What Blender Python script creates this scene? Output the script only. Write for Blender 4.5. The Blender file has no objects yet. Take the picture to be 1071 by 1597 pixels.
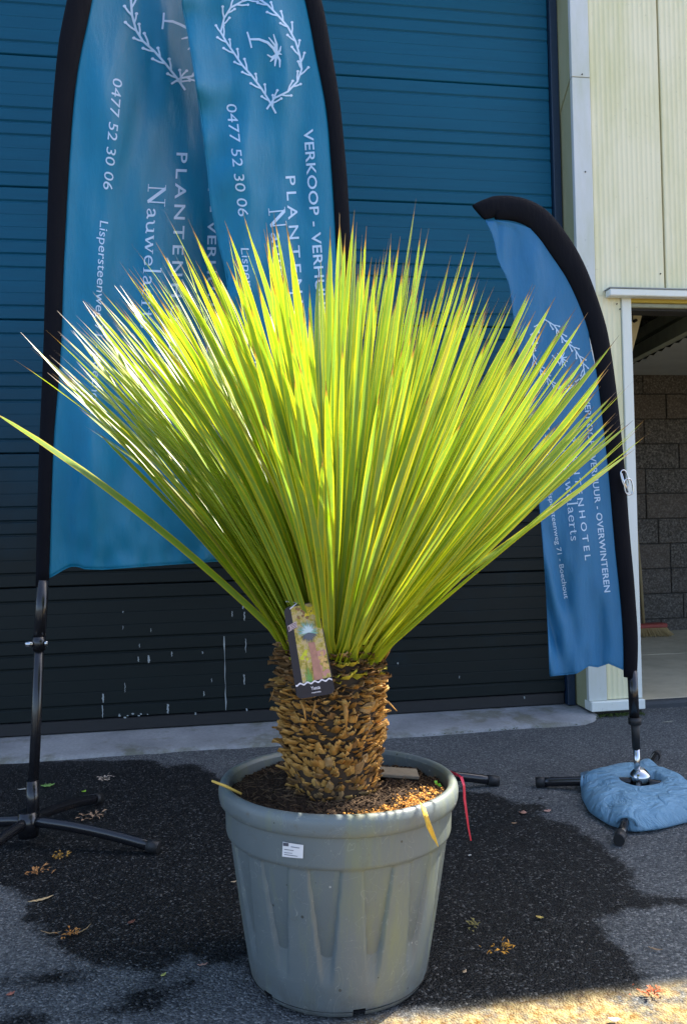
import bpy, math, random
from mathutils import Vector, Matrix, noise
random.seed(7)
PI = math.pi
C = bpy.context.scene.collection

# ------------------------------------------------------------------ camera
H = 0.95
F = 1230.0
RT = Vector((0.98853405, -0.14928162, -0.02270323))
UP = Vector((0.02005264, -0.01923706, 0.99961384))
VW = Vector((0.14966072, 0.98860757, 0.016023))
cam_d = bpy.data.cameras.new("camera")
cam = bpy.data.objects.new("camera", cam_d)
C.objects.link(cam)
cam.matrix_world = Matrix(((RT.x, UP.x, -VW.x, 0), (RT.y, UP.y, -VW.y, 0), (RT.z, UP.z, -VW.z, H), (0, 0, 0, 1)))
cam_d.sensor_fit = 'VERTICAL'
cam_d.sensor_height = 24.0
cam_d.lens = 24.0 * F / 1597.0
cam_d.clip_start = 0.05
cam_d.clip_end = 3000
bpy.context.scene.camera = cam

# ------------------------------------------------------------------ light
SUN = Vector((1.8, 1.0, 2.6)).normalized()
EL = math.asin(SUN.z)
AZ = math.atan2(SUN.x, SUN.y)
w = bpy.data.worlds.new("World")
bpy.context.scene.world = w
w.use_nodes = True
nt = w.node_tree
bg = nt.nodes['Background']
sky = nt.nodes.new('ShaderNodeTexSky')
sky.sky_type = 'NISHITA'
sky.sun_disc = False
sky.sun_elevation = EL
sky.sun_rotation = AZ
sky.air_density = 0.75
sky.dust_density = 2.2
sky.ozone_density = 0.7
nt.links.new(sky.outputs[0], bg.inputs[0])
bg.inputs[1].default_value = 0.13
sl = bpy.data.lights.new("sun", 'SUN')
sl.energy = 4.2
sl.angle = math.radians(0.5)
sl.color = (1.0, 0.93, 0.80)
so = bpy.data.objects.new("sun", sl)
so.rotation_euler = SUN.to_track_quat('Z', 'Y').to_euler()
so.location = (0, 0, 8)
C.objects.link(so)
vs = bpy.context.scene.view_settings
vs.view_transform = 'Standard'
vs.look = 'None'
vs.gamma = 1
vs.use_curve_mapping = False
vs.exposure = 1.98


# ------------------------------------------------------------------ helpers
def ray(x, y):
    return (VW + RT * ((x - 535.5) / F) - UP * ((y - 798.5) / F))


def P(x, y, ax, val):
    d = ray(x, y)
    o = Vector((0, 0, H))
    return o + d * ((val - o[ax]) / d[ax])


def Ppl(x, y, p0, k):
    """point of the photograph on the upright plane  Y = p0.y + k (X - p0.x)"""
    d = ray(x, y)
    t = (p0[1] - k * p0[0]) / (d.y - k * d.x)
    return Vector((0, 0, H)) + d * t


def lerp(a, b, t):
    return a + (b - a) * t


def interp(tab, y):
    if y <= tab[0][0]:
        return tab[0][1]
    for (a, b), (c, d) in zip(tab, tab[1:]):
        if y <= c:
            return lerp(b, d, (y - a) / (c - a))
    return tab[-1][1]


def smooth_tab(pts):
    """catmull-rom table (y -> x) from (x, y) picks sorted by y"""
    p = [(q[1], q[0]) for q in pts]
    out = []
    for i in range(len(p) - 1):
        p0 = p[max(i - 1, 0)]; p1 = p[i]; p2 = p[i + 1]; p3 = p[min(i + 2, len(p) - 1)]
        m1 = (p2[1] - p0[1]) / max(p2[0] - p0[0], 1e-6)
        m2 = (p3[1] - p1[1]) / max(p3[0] - p1[0], 1e-6)
        h = p2[0] - p1[0]
        for j in range(8):
            t = j / 8
            v = (2*t**3 - 3*t**2 + 1)*p1[1] + (t**3 - 2*t**2 + t)*h*m1 + (-2*t**3 + 3*t**2)*p2[1] + (t**3 - t**2)*h*m2
            out.append((p1[0] + h * t, v))
    out.append(p[-1])
    return out


class MB:
    def __init__(s):
        s.v = []; s.f = []; s.uv = {}; s.smooth = []

    def add(s, vs_, fs, smooth=False, uvs=None):
        b = len(s.v)
        s.v += [tuple(q) for q in vs_]
        for i, f in enumerate(fs):
            if uvs:
                s.uv[len(s.f)] = [uvs[j] for j in f]
            s.f.append([b + j for j in f])
            s.smooth.append(smooth)
        return s

    def box(s, x0, x1, y0, y1, z0, z1, bev=0.0):
        if bev <= 0:
            v = [(x, y, z) for x in (x0, x1) for y in (y0, y1) for z in (z0, z1)]
            s.add(v, [(0, 1, 3, 2), (4, 6, 7, 5), (0, 4, 5, 1), (2, 3, 7, 6), (0, 2, 6, 4), (1, 5, 7, 3)])
            return s
        b = bev
        v = []
        for x, sx in ((x0, 1), (x1, -1)):
            for y, sy in ((y0, 1), (y1, -1)):
                for z, sz in ((z0, 1), (z1, -1)):
                    v += [(x, y + sy*b, z + sz*b), (x + sx*b, y, z + sz*b), (x + sx*b, y + sy*b, z)]
        def i(a, b_, c, k):
            return (a*4 + b_*2 + c)*3 + k
        f = []
        for a in (0, 1):
            q = [i(a, 0, 0, 0), i(a, 0, 1, 0), i(a, 1, 1, 0), i(a, 1, 0, 0)]
            f.append(q if a == 0 else q[::-1])
            q = [i(0, a, 0, 1), i(1, a, 0, 1), i(1, a, 1, 1), i(0, a, 1, 1)]
            f.append(q if a == 0 else q[::-1])
            q = [i(0, 0, a, 2), i(0, 1, a, 2), i(1, 1, a, 2), i(1, 0, a, 2)]
            f.append(q if a == 0 else q[::-1])
        for a in (0, 1):
            for c in (0, 1):
                f.append([i(a, c, 0, 0), i(a, c, 1, 0), i(a, c, 1, 1), i(a, c, 0, 1)])
                f.append([i(a, 0, c, 0), i(a, 1, c, 0), i(a, 1, c, 2), i(a, 0, c, 2)])
                f.append([i(0, a, c, 1), i(1, a, c, 1), i(1, a, c, 2), i(0, a, c, 2)])
                for e in (0, 1):
                    f.append([i(a, c, e, 0), i(a, c, e, 1), i(a, c, e, 2)])
        s.add(v, f)
        return s

    def tube(s, pts, rad, n=10, cap=True, flat=1.0, smooth=True):
        pts = [Vector(p) for p in pts]
        if not isinstance(rad, (list, tuple)):
            rad = [rad] * len(pts)
        b = len(s.v)
        rings = []
        ref = None
        for i, p in enumerate(pts):
            t = (pts[min(i + 1, len(pts) - 1)] - pts[max(i - 1, 0)]).normalized()
            if ref is None:
                a = Vector((0, 1, 0)) if abs(t.y) < 0.8 else Vector((1, 0, 0))
                ref = (a - t * a.dot(t)).normalized()
            else:
                ref = (ref - t * ref.dot(t)).normalized()
            c = t.cross(ref)
            ring = []
            for j in range(n):
                an = 2 * PI * j / n
                ring.append(p + c * math.cos(an) * rad[i] + ref * math.sin(an) * rad[i] * flat)
            rings.append(ring)
        v = [q for r in rings for q in r]
        f = []
        for i in range(len(pts) - 1):
            for j in range(n):
                f.append((i*n + j, i*n + (j + 1) % n, (i + 1)*n + (j + 1) % n, (i + 1)*n + j))
        s.add(v, f, smooth)
        if cap:
            s.f.append([b + j for j in range(n)][::-1]); s.smooth.append(False)
            s.f.append([b + (len(pts) - 1)*n + j for j in range(n)]); s.smooth.append(False)
        return s

    def mesh(s, name, m, fix=True):
        me = bpy.data.meshes.new(name)
        me.from_pydata(s.v, [], s.f)
        me.materials.append(m)
        me.polygons.foreach_set('use_smooth', s.smooth)
        if s.uv:
            uvl = me.uv_layers.new(name='UVMap')
            for p in me.polygons:
                u = s.uv.get(p.index)
                if u:
                    for k, li in enumerate(p.loop_indices):
                        uvl.data[li].uv = u[k]
        me.update()
        if fix:
            import bmesh
            bm = bmesh.new(); bm.from_mesh(me)
            bmesh.ops.recalc_face_normals(bm, faces=bm.faces)
            bm.to_mesh(me); bm.free()
        return me

    def build(s, name, m, parent=None, loc=None, fix=True):
        o = bpy.data.objects.new(name, s.mesh(name, m, fix))
        C.objects.link(o)
        if parent is not None:
            o.parent = parent
            if loc is None:
                o.matrix_parent_inverse = world_of(parent).inverted()
        if loc is not None:
            o.location = loc
        return o


def world_of(o):
    m = o.matrix_basis.copy()
    if o.parent:
        m = world_of(o.parent) @ o.matrix_parent_inverse @ m
    return m


def tag(o, label=None, cat=None, group=None, kind=None):
    if label: o['label'] = label
    if cat: o['category'] = cat
    if group: o['group'] = group
    if kind: o['kind'] = kind
    return o


def empty(name, loc, label, cat, group=None, rot=(0, 0, 0)):
    o = bpy.data.objects.new(name, None)
    o.empty_display_size = 0.05
    o.location = loc
    o.rotation_euler = rot
    C.objects.link(o)
    return tag(o, label, cat, group)


def inst(name, me, parent=None, mat=None):
    o = bpy.data.objects.new(name, me)
    C.objects.link(o)
    if parent is not None:
        o.parent = parent
    if mat is not None:
        o.matrix_basis = mat
    return o


# ------------------------------------------------------------------ materials
class NT:
    def __init__(s, name):
        s.m = bpy.data.materials.new(name)
        s.m.use_nodes = True
        s.t = s.m.node_tree
        s.b = s.t.nodes['Principled BSDF']
        s.out = s.t.nodes['Material Output']

    def n(s, typ, **kw):
        nd = s.t.nodes.new(typ)
        for k, v in kw.items():
            if k.startswith('i_'):
                key = k[2:]
                key = int(key) if key.isdigit() else key
                nd.inputs[key].default_value = v
            else:
                setattr(nd, k, v)
        return nd

    def l(s, a, b):
        s.t.links.new(a, b)

    def noise(s, scale, detail=4, rough=0.5, vec=None, dist=0.0):
        nd = s.n('ShaderNodeTexNoise')
        nd.inputs['Scale'].default_value = scale
        nd.inputs['Detail'].default_value = detail
        nd.inputs['Roughness'].default_value = rough
        nd.inputs['Distortion'].default_value = dist
        if vec is not None: s.l(vec, nd.inputs['Vector'])
        return nd.outputs['Fac']

    def coord(s, which='Object', scale=(1, 1, 1)):
        tc = s.n('ShaderNodeTexCoord')
        mp = s.n('ShaderNodeMapping')
        mp.inputs['Scale'].default_value = scale
        s.l(tc.outputs[which], mp.inputs['Vector'])
        return mp.outputs[0]

    def wpos(s, scale=(1, 1, 1)):
        g = s.n('ShaderNodeNewGeometry')
        mp = s.n('ShaderNodeMapping')
        mp.inputs['Scale'].default_value = scale
        s.l(g.outputs['Position'], mp.inputs['Vector'])
        return mp.outputs[0]

    def ramp(s, fac, stops):
        r = s.n('ShaderNodeValToRGB')
        e = r.color_ramp.elements
        while len(e) < len(stops): e.new(0.5)
        for el, (p, c) in zip(e, stops):
            el.position = p
            el.color = c if len(c) == 4 else (*c, 1)
        s.l(fac, r.inputs[0])
        return r.outputs[0]

    def mix(s, fac, a, b, mode='MIX'):
        m = s.n('ShaderNodeMix', data_type='RGBA', blend_type=mode)
        for sock, val in ((0, fac), (6, a), (7, b)):
            if hasattr(val, 'is_output') or hasattr(val, 'links'):
                s.l(val, m.inputs[sock])
            else:
                m.inputs[sock].default_value = val if not isinstance(val, tuple) else (*val, 1)[:4]
        return m.outputs[2]

    def math(s, op, a, b=None, clamp=False):
        m = s.n('ShaderNodeMath', operation=op, use_clamp=clamp)
        for i, val in enumerate((a, b)):
            if val is None: continue
            if hasattr(val, 'links'): s.l(val, m.inputs[i])
            else: m.inputs[i].default_value = val
        return m.outputs[0]

    def bump(s, h, strength=0.3, dist=0.01):
        b = s.n('ShaderNodeBump')
        b.inputs['Strength'].default_value = strength
        b.inputs['Distance'].default_value = dist
        s.l(h, b.inputs['Height'])
        s.l(b.outputs[0], s.b.inputs['Normal'])
        return b

    def set(s, color=None, rough=None, metal=None, spec=None, **kw):
        if color is not None:
            if hasattr(color, 'links'): s.l(color, s.b.inputs['Base Color'])
            else: s.b.inputs['Base Color'].default_value = (*color, 1)[:4]
        if rough is not None:
            if hasattr(rough, 'links'): s.l(rough, s.b.inputs['Roughness'])
            else: s.b.inputs['Roughness'].default_value = rough
        if metal is not None: s.b.inputs['Metallic'].default_value = metal
        if spec is not None: s.b.inputs['Specular IOR Level'].default_value = spec
        for k, v in kw.items():
            s.b.inputs[k.replace('_', ' ')].default_value = v
        return s.m


def simple(name, c, rough=0.6, var=0.15, scale=30, metal=0, bump=0.0, spec=None, bscale=None, bd=0.002):
    t = NT(name)
    vec = t.wpos()
    n = t.noise(scale, 5, 0.6, vec)
    col = t.mix(n, tuple(x * (1 - var) for x in c), tuple(min(1, x * (1 + var)) for x in c))
    t.set(col, rough, metal, spec)
    if bump:
        t.bump(t.noise(bscale or scale * 4, 4, 0.6, vec), bump, bd)
    return t.m


M = {}

def mat_asphalt():
    t = NT('asphalt')
    v = t.wpos()
    att = t.n('ShaderNodeAttribute', attribute_name='wet')
    n1 = t.noise(14, 6, 0.65, v)
    n2 = t.noise(70, 4, 0.6, v)
    d = t.math('ADD', att.outputs['Fac'], t.math('MULTIPLY', t.math('SUBTRACT', n1, 0.5), 0.13))
    d = t.math('ADD', d, t.math('MULTIPLY', t.math('SUBTRACT', n2, 0.5), 0.05))
    mr = t.n('ShaderNodeMapRange', interpolation_type='SMOOTHSTEP')
    t.l(d, mr.inputs[0]); mr.inputs[1].default_value = -0.028; mr.inputs[2].default_value = 0.016
    wet = mr.outputs[0]
    vor = t.n('ShaderNodeTexVoronoi', feature='F1'); vor.inputs['Scale'].default_value = 210; t.l(v, vor.inputs['Vector'])
    vo2 = t.n('ShaderNodeTexVoronoi', feature='F1'); vo2.inputs['Scale'].default_value = 260; t.l(v, vo2.inputs['Vector'])
    sep = t.n('ShaderNodeSeparateColor'); t.l(vor.outputs['Color'], sep.inputs[0])
    sep2 = t.n('ShaderNodeSeparateColor'); t.l(vo2.outputs['Color'], sep2.inputs[0])
    dry = t.ramp(sep.outputs[0], [(0, (0.050, 0.054, 0.056)), (0.5, (0.112, 0.119, 0.122)), (0.85, (0.18, 0.187, 0.186)), (1, (0.32, 0.32, 0.31))])
    dry = t.mix(t.math('MULTIPLY', sep2.outputs[1], 0.4), dry, (0.05, 0.055, 0.06))
    big = t.noise(2.2, 5, 0.6, v)
    dry = t.mix(t.ramp(big, [(0.35, (0, 0, 0)), (0.7, (1, 1, 1))]), dry, t.mix(0.35, dry, (0.03, 0.033, 0.036)))
    wetc = t.ramp(sep.outputs[0], [(0, (0.002, 0.0025, 0.003)), (0.6, (0.008, 0.009, 0.010)), (0.90, (0.024, 0.026, 0.027)), (1, (0.12, 0.12, 0.115))])
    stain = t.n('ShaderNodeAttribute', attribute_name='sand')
    col = t.mix(wet, dry, wetc)
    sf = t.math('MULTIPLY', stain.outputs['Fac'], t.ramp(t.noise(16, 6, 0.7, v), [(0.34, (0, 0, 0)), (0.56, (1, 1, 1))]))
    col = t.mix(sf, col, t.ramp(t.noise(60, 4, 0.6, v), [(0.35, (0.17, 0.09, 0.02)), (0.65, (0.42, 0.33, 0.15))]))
    h = t.math('SUBTRACT', 1.0, t.math('MULTIPLY', vor.outputs['Distance'], 1.4))
    h = t.math('ADD', h, t.math('MULTIPLY', t.math('SUBTRACT', 1.0, vo2.outputs['Distance']), 0.4))
    rough = t.math('SUBTRACT', 0.9, t.math('MULTIPLY', wet, 0.34))
    t.set(col, rough, 0, 0.22)
    t.bump(h, 0.75, 0.0035)
    return t.m


def mat_door():
    t = NT('door_paint')
    v = t.wpos((0.9, 1, 16))
    v2 = t.wpos((1, 1, 1))
    n = t.noise(5, 6, 0.65, v)
    n2 = t.noise(1.3, 3, 0.5, v2)
    col = t.mix(n, (0.001, 0.070, 0.130), (0.002, 0.108, 0.195))
    col = t.mix(t.math('MULTIPLY', n2, 0.35), col, (0.006, 0.045, 0.06))
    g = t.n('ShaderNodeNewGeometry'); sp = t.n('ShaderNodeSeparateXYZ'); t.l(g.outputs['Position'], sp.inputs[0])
    # shade over the lower door, mixed into the paint colour and broken by noise
    low_shade = t.n('ShaderNodeMapRange'); t.l(sp.outputs[2], low_shade.inputs[0])
    low_shade.inputs[1].default_value = 2.1; low_shade.inputs[2].default_value = 0.8
    dn = t.math('MULTIPLY', low_shade.outputs[0], t.math('ADD', 0.8, t.math('MULTIPLY', t.noise(3, 5, 0.6, v2), 0.5)), True)
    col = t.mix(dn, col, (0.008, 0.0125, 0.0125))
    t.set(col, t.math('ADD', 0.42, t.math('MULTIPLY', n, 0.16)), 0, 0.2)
    t.bump(t.noise(60, 3, 0.6, t.wpos((0.35, 1, 8))), 0.25, 0.0012)
    return t.m


def mat_fabric(name, c, rough=0.42, trans=0.10, sheen=0.3):
    t = NT(name)
    v = t.wpos()
    n = t.noise(7, 4, 0.6, v)
    col = t.mix(n, tuple(x * 0.82 for x in c), tuple(min(1, x * 1.12) for x in c))
    t.set(col, rough, 0, 0.35)
    wv = t.n('ShaderNodeTexWave', wave_type='BANDS', bands_direction='Z'); wv.inputs['Scale'].default_value = 260; wv.inputs['Distortion'].default_value = 0.4
    t.l(v, wv.inputs['Vector'])
    fold = t.noise(9, 4, 0.55, t.wpos((1.6, 1.6, 0.5)))
    hh = t.math('ADD', t.math('MULTIPLY', wv.outputs['Fac'], 0.02), fold)
    t.bump(hh, 0.55, 0.016)
    tr = t.n('ShaderNodeBsdfTranslucent')
    t.l(col, tr.inputs[0])
    mx = t.n('ShaderNodeMixShader'); mx.inputs[0].default_value = trans
    t.l(t.b.outputs[0], mx.inputs[1]); t.l(tr.outputs[0], mx.inputs[2]); t.l(mx.outputs[0], t.out.inputs[0])
    return t.m


def mat_leaf():
    t = NT('yucca_leaf')
    uv = t.n('ShaderNodeUVMap'); uv.uv_map = 'UVMap'
    sp = t.n('ShaderNodeSeparateXYZ'); t.l(uv.outputs[0], sp.inputs[0])
    oi = t.n('ShaderNodeObjectInfo')
    x = sp.outputs[0]; y = sp.outputs[1]
    edge = t.math('ABSOLUTE', t.math('SUBTRACT', x, 0.5))
    em = t.ramp(edge, [(0.30, (0, 0, 0)), (0.42, (1, 1, 1))])
    base = t.mix(oi.outputs['Random'], (0.37, 0.56, 0.010), (0.50, 0.66, 0.018))
    base = t.mix(t.ramp(t.noise(5, 3, 0.6, t.coord('Object', (1, 1, 1))), [(0.35, (0, 0, 0)), (0.7, (1, 1, 1))]), base, (0.26, 0.40, 0.14))
    base = t.mix(t.math('MULTIPLY', t.math('FRACT', t.math('MULTIPLY', oi.outputs['Random'], 7.31)), 0.30), base, (0.15, 0.30, 0.02))
    dead = t.math('GREATER_THAN', oi.outputs['Random'], 0.955)
    base = t.mix(t.math('MULTIPLY', dead, 0.7), base, (0.36, 0.26, 0.08))
    sp2 = t.noise(38, 4, 0.7, t.wpos((1, 1, 0.3)))
    base = t.mix(t.ramp(sp2, [(0.60, (0, 0, 0)), (0.72, (0.55, 0.55, 0.55))]), base, (0.16, 0.15, 0.03))
    col = t.mix(em, base, (0.80, 0.70, 0.03))
    bb = t.ramp(y, [(0.0, (1, 1, 1)), (0.10, (0.5, 0.5, 0.5)), (0.4, (0, 0, 0))])
    col = t.mix(t.math('MULTIPLY', bb, 0.6), col, (0.62, 0.64, 0.03))
    col = t.mix(t.ramp(y, [(0.950, (0, 0, 0)), (0.962, (1, 1, 1))]), col, (0.50, 0.24, 0.05))
    col = t.mix(t.ramp(y, [(0.966, (0, 0, 0)), (0.974, (1, 1, 1))]), col, (0.15, 0.07, 0.05))
    fine = t.noise(220, 2, 0.5, t.coord('Object', (1, 1, 0.02)))
    col = t.mix(t.math('MULTIPLY', fine, 0.35), col, (0.08, 0.16, 0.01))
    t.set(col, 0.45, 0, 1.0)
    tr = t.n('ShaderNodeBsdfTranslucent')
    tc = t.mix(1.0, col, (0.80, 0.84, 0.45), 'MULTIPLY')
    t.l(tc, tr.inputs[0])
    mx = t.n('ShaderNodeMixShader'); mx.inputs[0].default_value = 0.42
    t.l(t.b.outputs[0], mx.inputs[1]); t.l(tr.outputs[0], mx.inputs[2]); t.l(mx.outputs[0], t.out.inputs[0])
    return t.m


def mat_scale(name, a, b, c3):
    t = NT(name)
    oi = t.n('ShaderNodeObjectInfo')
    v = t.wpos()
    n = t.noise(60, 4, 0.6, v)
    r = t.math('ADD', t.math('MULTIPLY', oi.outputs['Random'], 0.5), t.math('MULTIPLY', n, 0.6))
    col = t.ramp(r, [(0.15, a), (0.5, b), (0.85, c3)])
    streak = t.noise(260, 3, 0.6, t.wpos((1, 1, 0.25)))
    col = t.mix(t.math('MULTIPLY', streak, 0.5), col, tuple(x * 0.35 for x in a))
    t.set(col, 0.62, 0, 0.35)
    t.bump(streak, 0.4, 0.002)
    return t.m


def mat_pot():
    t = NT('pot_plastic')
    v = t.coord('Object')
    n = t.noise(5, 6, 0.65, v)
    streak = t.noise(14, 5, 0.7, t.coord('Object', (1, 1, 0.12)))
    col = t.mix(n, (0.092, 0.116, 0.124), (0.148, 0.172, 0.172))
    col = t.mix(t.ramp(streak, [(0.48, (0, 0, 0)), (0.72, (1, 1, 1))]), col, (0.165, 0.185, 0.12))
    spk = t.n('ShaderNodeTexVoronoi'); spk.inputs['Scale'].default_value = 42; t.l(v, spk.inputs['Vector'])
    se = t.n('ShaderNodeSeparateColor'); t.l(spk.outputs['Color'], se.inputs[0])
    dot = t.math('MULTIPLY', t.math('LESS_THAN', spk.outputs['Distance'], t.math('MULTIPLY', se.outputs[1], 0.13)), t.math('GREATER_THAN', se.outputs[0], 0.6))
    dotl = t.math('MULTIPLY', t.math('LESS_THAN', spk.outputs['Distance'], 0.09), t.math('LESS_THAN', se.outputs[0], 0.16))
    col = t.mix(t.math('MULTIPLY', dot, 0.85), col, (0.03, 0.028, 0.02))
    col = t.mix(t.math('MULTIPLY', dotl, 0.6), col, (0.5, 0.5, 0.46))
    sp = t.n('ShaderNodeSeparateXYZ'); t.l(v, sp.inputs[0])
    low = t.n('ShaderNodeMapRange'); t.l(sp.outputs[2], low.inputs[0]); low.inputs[1].default_value = 0.07; low.inputs[2].default_value = 0.0
    col = t.mix(t.math('MULTIPLY', low.outputs[0], t.ramp(t.noise(26, 5, 0.7, v), [(0.35, (0, 0, 0)), (0.6, (1, 1, 1))])), col, (0.09, 0.095, 0.09))
    scr = t.noise(9, 2, 0.5, t.coord('Object', (1, 1, 1)), 3.0)
    sm = t.ramp(scr, [(0.497, (0, 0, 0)), (0.5, (1, 1, 1)), (0.503, (0, 0, 0))])
    col = t.mix(t.math('MULTIPLY', sm, 0.35), col, (0.42, 0.43, 0.38))
    spl = t.ramp(t.noise(34, 6, 0.75, v), [(0.60, (0, 0, 0)), (0.70, (1, 1, 1))])
    hi = t.n('ShaderNodeMapRange'); t.l(sp.outputs[2], hi.inputs[0]); hi.inputs[1].default_value = 0.33; hi.inputs[2].default_value = 0.39
    col = t.mix(t.math('MULTIPLY', spl, t.math('ADD', 0.35, t.math('MULTIPLY', hi.outputs[0], 0.5))), col, (0.10, 0.085, 0.05))
    t.set(col, t.math('ADD', 0.34, t.math('MULTIPLY', streak, 0.25)), 0, 0.6)
    t.bump(t.noise(90, 3, 0.6, v), 0.12, 0.002)
    return t.m


def mat_block():
    t = NT('concrete_block')
    oi = t.n('ShaderNodeObjectInfo')
    v = t.wpos()
    n = t.noise(70, 5, 0.8, v)
    col = t.ramp(n, [(0.35, (0.02, 0.02, 0.02)), (0.5, (0.085, 0.08, 0.072)), (0.68, (0.26, 0.245, 0.22))])
    col = t.mix(t.math('MULTIPLY', oi.outputs['Random'], 0.45), col, (0.13, 0.105, 0.085))
    t.set(col, 0.95, 0, 0.2)
    t.bump(t.noise(90, 4, 0.75, v), 0.9, 0.008)
    return t.m


def mat_concrete(name, a, b, sc=40, moss=False):
    t = NT(name)
    v = t.wpos()
    n = t.noise(sc, 6, 0.7, v)
    big = t.noise(3.5, 5, 0.6, v)
    col = t.mix(n, a, b)
    col = t.mix(t.ramp(big, [(0.4, (0, 0, 0)), (0.7, (1, 1, 1))]), col, t.mix(0.5, col, tuple(x * 0.55 for x in a)))
    if moss:
        mm = t.ramp(t.noise(4, 6, 0.7, v), [(0.5, (0, 0, 0)), (0.62, (1, 1, 1))])
        col = t.mix(t.math('MULTIPLY', mm, 0.55), col, (0.09, 0.085, 0.03))
    t.set(col, 0.9, 0, 0.3)
    vor = t.n('ShaderNodeTexVoronoi'); vor.inputs['Scale'].default_value = 160; t.l(v, vor.inputs['Vector'])
    t.bump(t.math('ADD', n, t.math('MULTIPLY', vor.outputs['Distance'], -0.5)), 0.6, 0.004)
    return t.m


def mat_cream(name, c, stain=0.35):
    t = NT(name)
    v = t.wpos((1, 1, 0.25))
    n = t.noise(7, 6, 0.65, v)
    col = t.mix(t.ramp(n, [(0.4, (0, 0, 0)), (0.75, (1, 1, 1))]), c, tuple(x * (1 - stain * k) for x, k in zip(c, (0.5, 0.45, 0.9))))
    sp = t.noise(45, 3, 0.7, t.wpos())
    col = t.mix(t.ramp(sp, [(0.66, (0, 0, 0)), (0.75, (0.6, 0.6, 0.6))]), col, tuple(x * 0.6 for x in c))
    t.set(col, 0.5, 0, 0.4)
    t.bump(t.noise(35, 3, 0.5, t.wpos()), 0.08, 0.003)
    return t.m


def mat_soil():
    t = NT('soil')
    v = t.coord('Object')
    n = t.noise(60, 6, 0.75, v)
    n3 = t.noise(220, 3, 0.7, v)
    col = t.ramp(n3, [(0.3, (0.012, 0.007, 0.004)), (0.55, (0.05, 0.03, 0.018)), (0.78, (0.14, 0.085, 0.045))])
    col = t.mix(t.math('MULTIPLY', n, 0.4), col, (0.02, 0.012, 0.008))
    t.set(col, 0.95, 0, 0.2)
    t.bump(n3, 1.0, 0.006)
    return t.m


M['asphalt'] = mat_asphalt()
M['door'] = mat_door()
M['flag'] = mat_fabric('flag_fabric', (0.001, 0.185, 0.34))
M['flag_small'] = mat_fabric('flag_fabric_faded', (0.028, 0.17, 0.36))
M['sleeve'] = mat_fabric('black_sleeve_fabric', (0.004, 0.0045, 0.008), 0.8, 0.0)
M['sleeve'].node_tree.nodes['Principled BSDF'].inputs['Specular IOR Level'].default_value = 0.12
M['bagfab'] = mat_fabric('bag_fabric', (0.17, 0.33, 0.47), 0.5, 0.0)
bn_ = M['bagfab'].node_tree
for nd in bn_.nodes:
    if nd.type == 'BUMP': nd.inputs['Strength'].default_value = 0.9; nd.inputs['Distance'].default_value = 0.03
    if nd.type == 'TEX_NOISE' and nd.inputs['Scale'].default_value == 9: nd.inputs['Scale'].default_value = 11; nd.inputs['Distortion'].default_value = 1.6
M['print'] = simple('white_print', (0.42, 0.58, 0.78), 0.5, 0.06)
M['leaf'] = mat_leaf()
M['scale'] = mat_scale('leaf_base_brown', (0.15, 0.070, 0.014), (0.50, 0.25, 0.055), (0.78, 0.47, 0.14))
M['scale_green'] = mat_scale('leaf_base_green', (0.24, 0.20, 0.015), (0.55, 0.50, 0.04), (0.80, 0.66, 0.08))
M['scale_dark'] = mat_scale('leaf_base_dark', (0.10, 0.05, 0.018), (0.32, 0.18, 0.07), (0.60, 0.38, 0.16))
M['core'] = simple('trunk_core', (0.05, 0.03, 0.015), 0.9, 0.4, 80)
M['pot'] = mat_pot()
M['block'] = mat_block()
M['mortar'] = simple('mortar', (0.035, 0.034, 0.032), 0.95, 0.3, 60)
M['apron'] = mat_concrete('apron_concrete', (0.19, 0.195, 0.2), (0.40, 0.41, 0.41), 70, True)
M['slab'] = mat_concrete('bay_floor_concrete', (0.50, 0.43, 0.29), (0.66, 0.58, 0.41), 18)
M['cream'] = mat_cream('cream_cladding', (0.76, 0.71, 0.49))
M['lilac'] = mat_cream('pale_flashing', (0.60, 0.62, 0.62))
M['reveal'] = mat_cream('reveal_flashing', (0.36, 0.36, 0.22))
M['white'] = mat_cream('white_trim', (0.74, 0.76, 0.72), 0.2)
M['black'] = simple('black_metal', (0.010, 0.010, 0.012), 0.22, 0.2, 20, 0, spec=0.6)
M['chrome'] = simple('chrome_steel', (0.55, 0.56, 0.58), 0.18, 0.05, 20, 1)
M['rubber'] = simple('black_rubber', (0.012, 0.012, 0.013), 0.55, 0.3, 40, 0, 0.2)
M['soil'] = mat_soil()
M['coir'] = simple('orange_soil_crumbs', (0.55, 0.26, 0.05), 0.95, 0.5, 200, 0, 0.5)
M['wood'] = simple('weathered_wood', (0.30, 0.32, 0.24), 0.8, 0.3, 14, 0, 0.3)
M['wood2'] = simple('pale_brace', (0.66, 0.62, 0.42), 0.7, 0.2, 14)
M['yellow_wood'] = simple('yellow_board', (0.48, 0.36, 0.06), 0.7, 0.25, 12)
M['dark'] = simple('dark_timber', (0.02, 0.018, 0.015), 0.8, 0.3, 12)
M['sheet'] = simple('grey_roof_sheet', (0.26, 0.28, 0.28), 0.7, 0.2, 5)
M['handle'] = simple('broom_handle', (0.25, 0.19, 0.09), 0.6, 0.2, 20)
M['red'] = simple('faded_red', (0.28, 0.05, 0.035), 0.6, 0.25, 40)
M['bristle'] = simple('broom_bristle', (0.32, 0.23, 0.10), 0.8, 0.4, 90)
M['bird'] = simple('bird_dropping', (0.30, 0.33, 0.33), 0.7, 0.1, 80)
M['roof'] = simple('roofing', (0.06, 0.06, 0.06), 0.9, 0.2, 2)
M['plastic_blk'] = simple('glossy_card_black', (0.014, 0.012, 0.022), 0.3, 0.1, 20)
M['moss'] = simple('moss', (0.06, 0.09, 0.015), 0.95, 0.5, 120, 0, 0.8)


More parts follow.
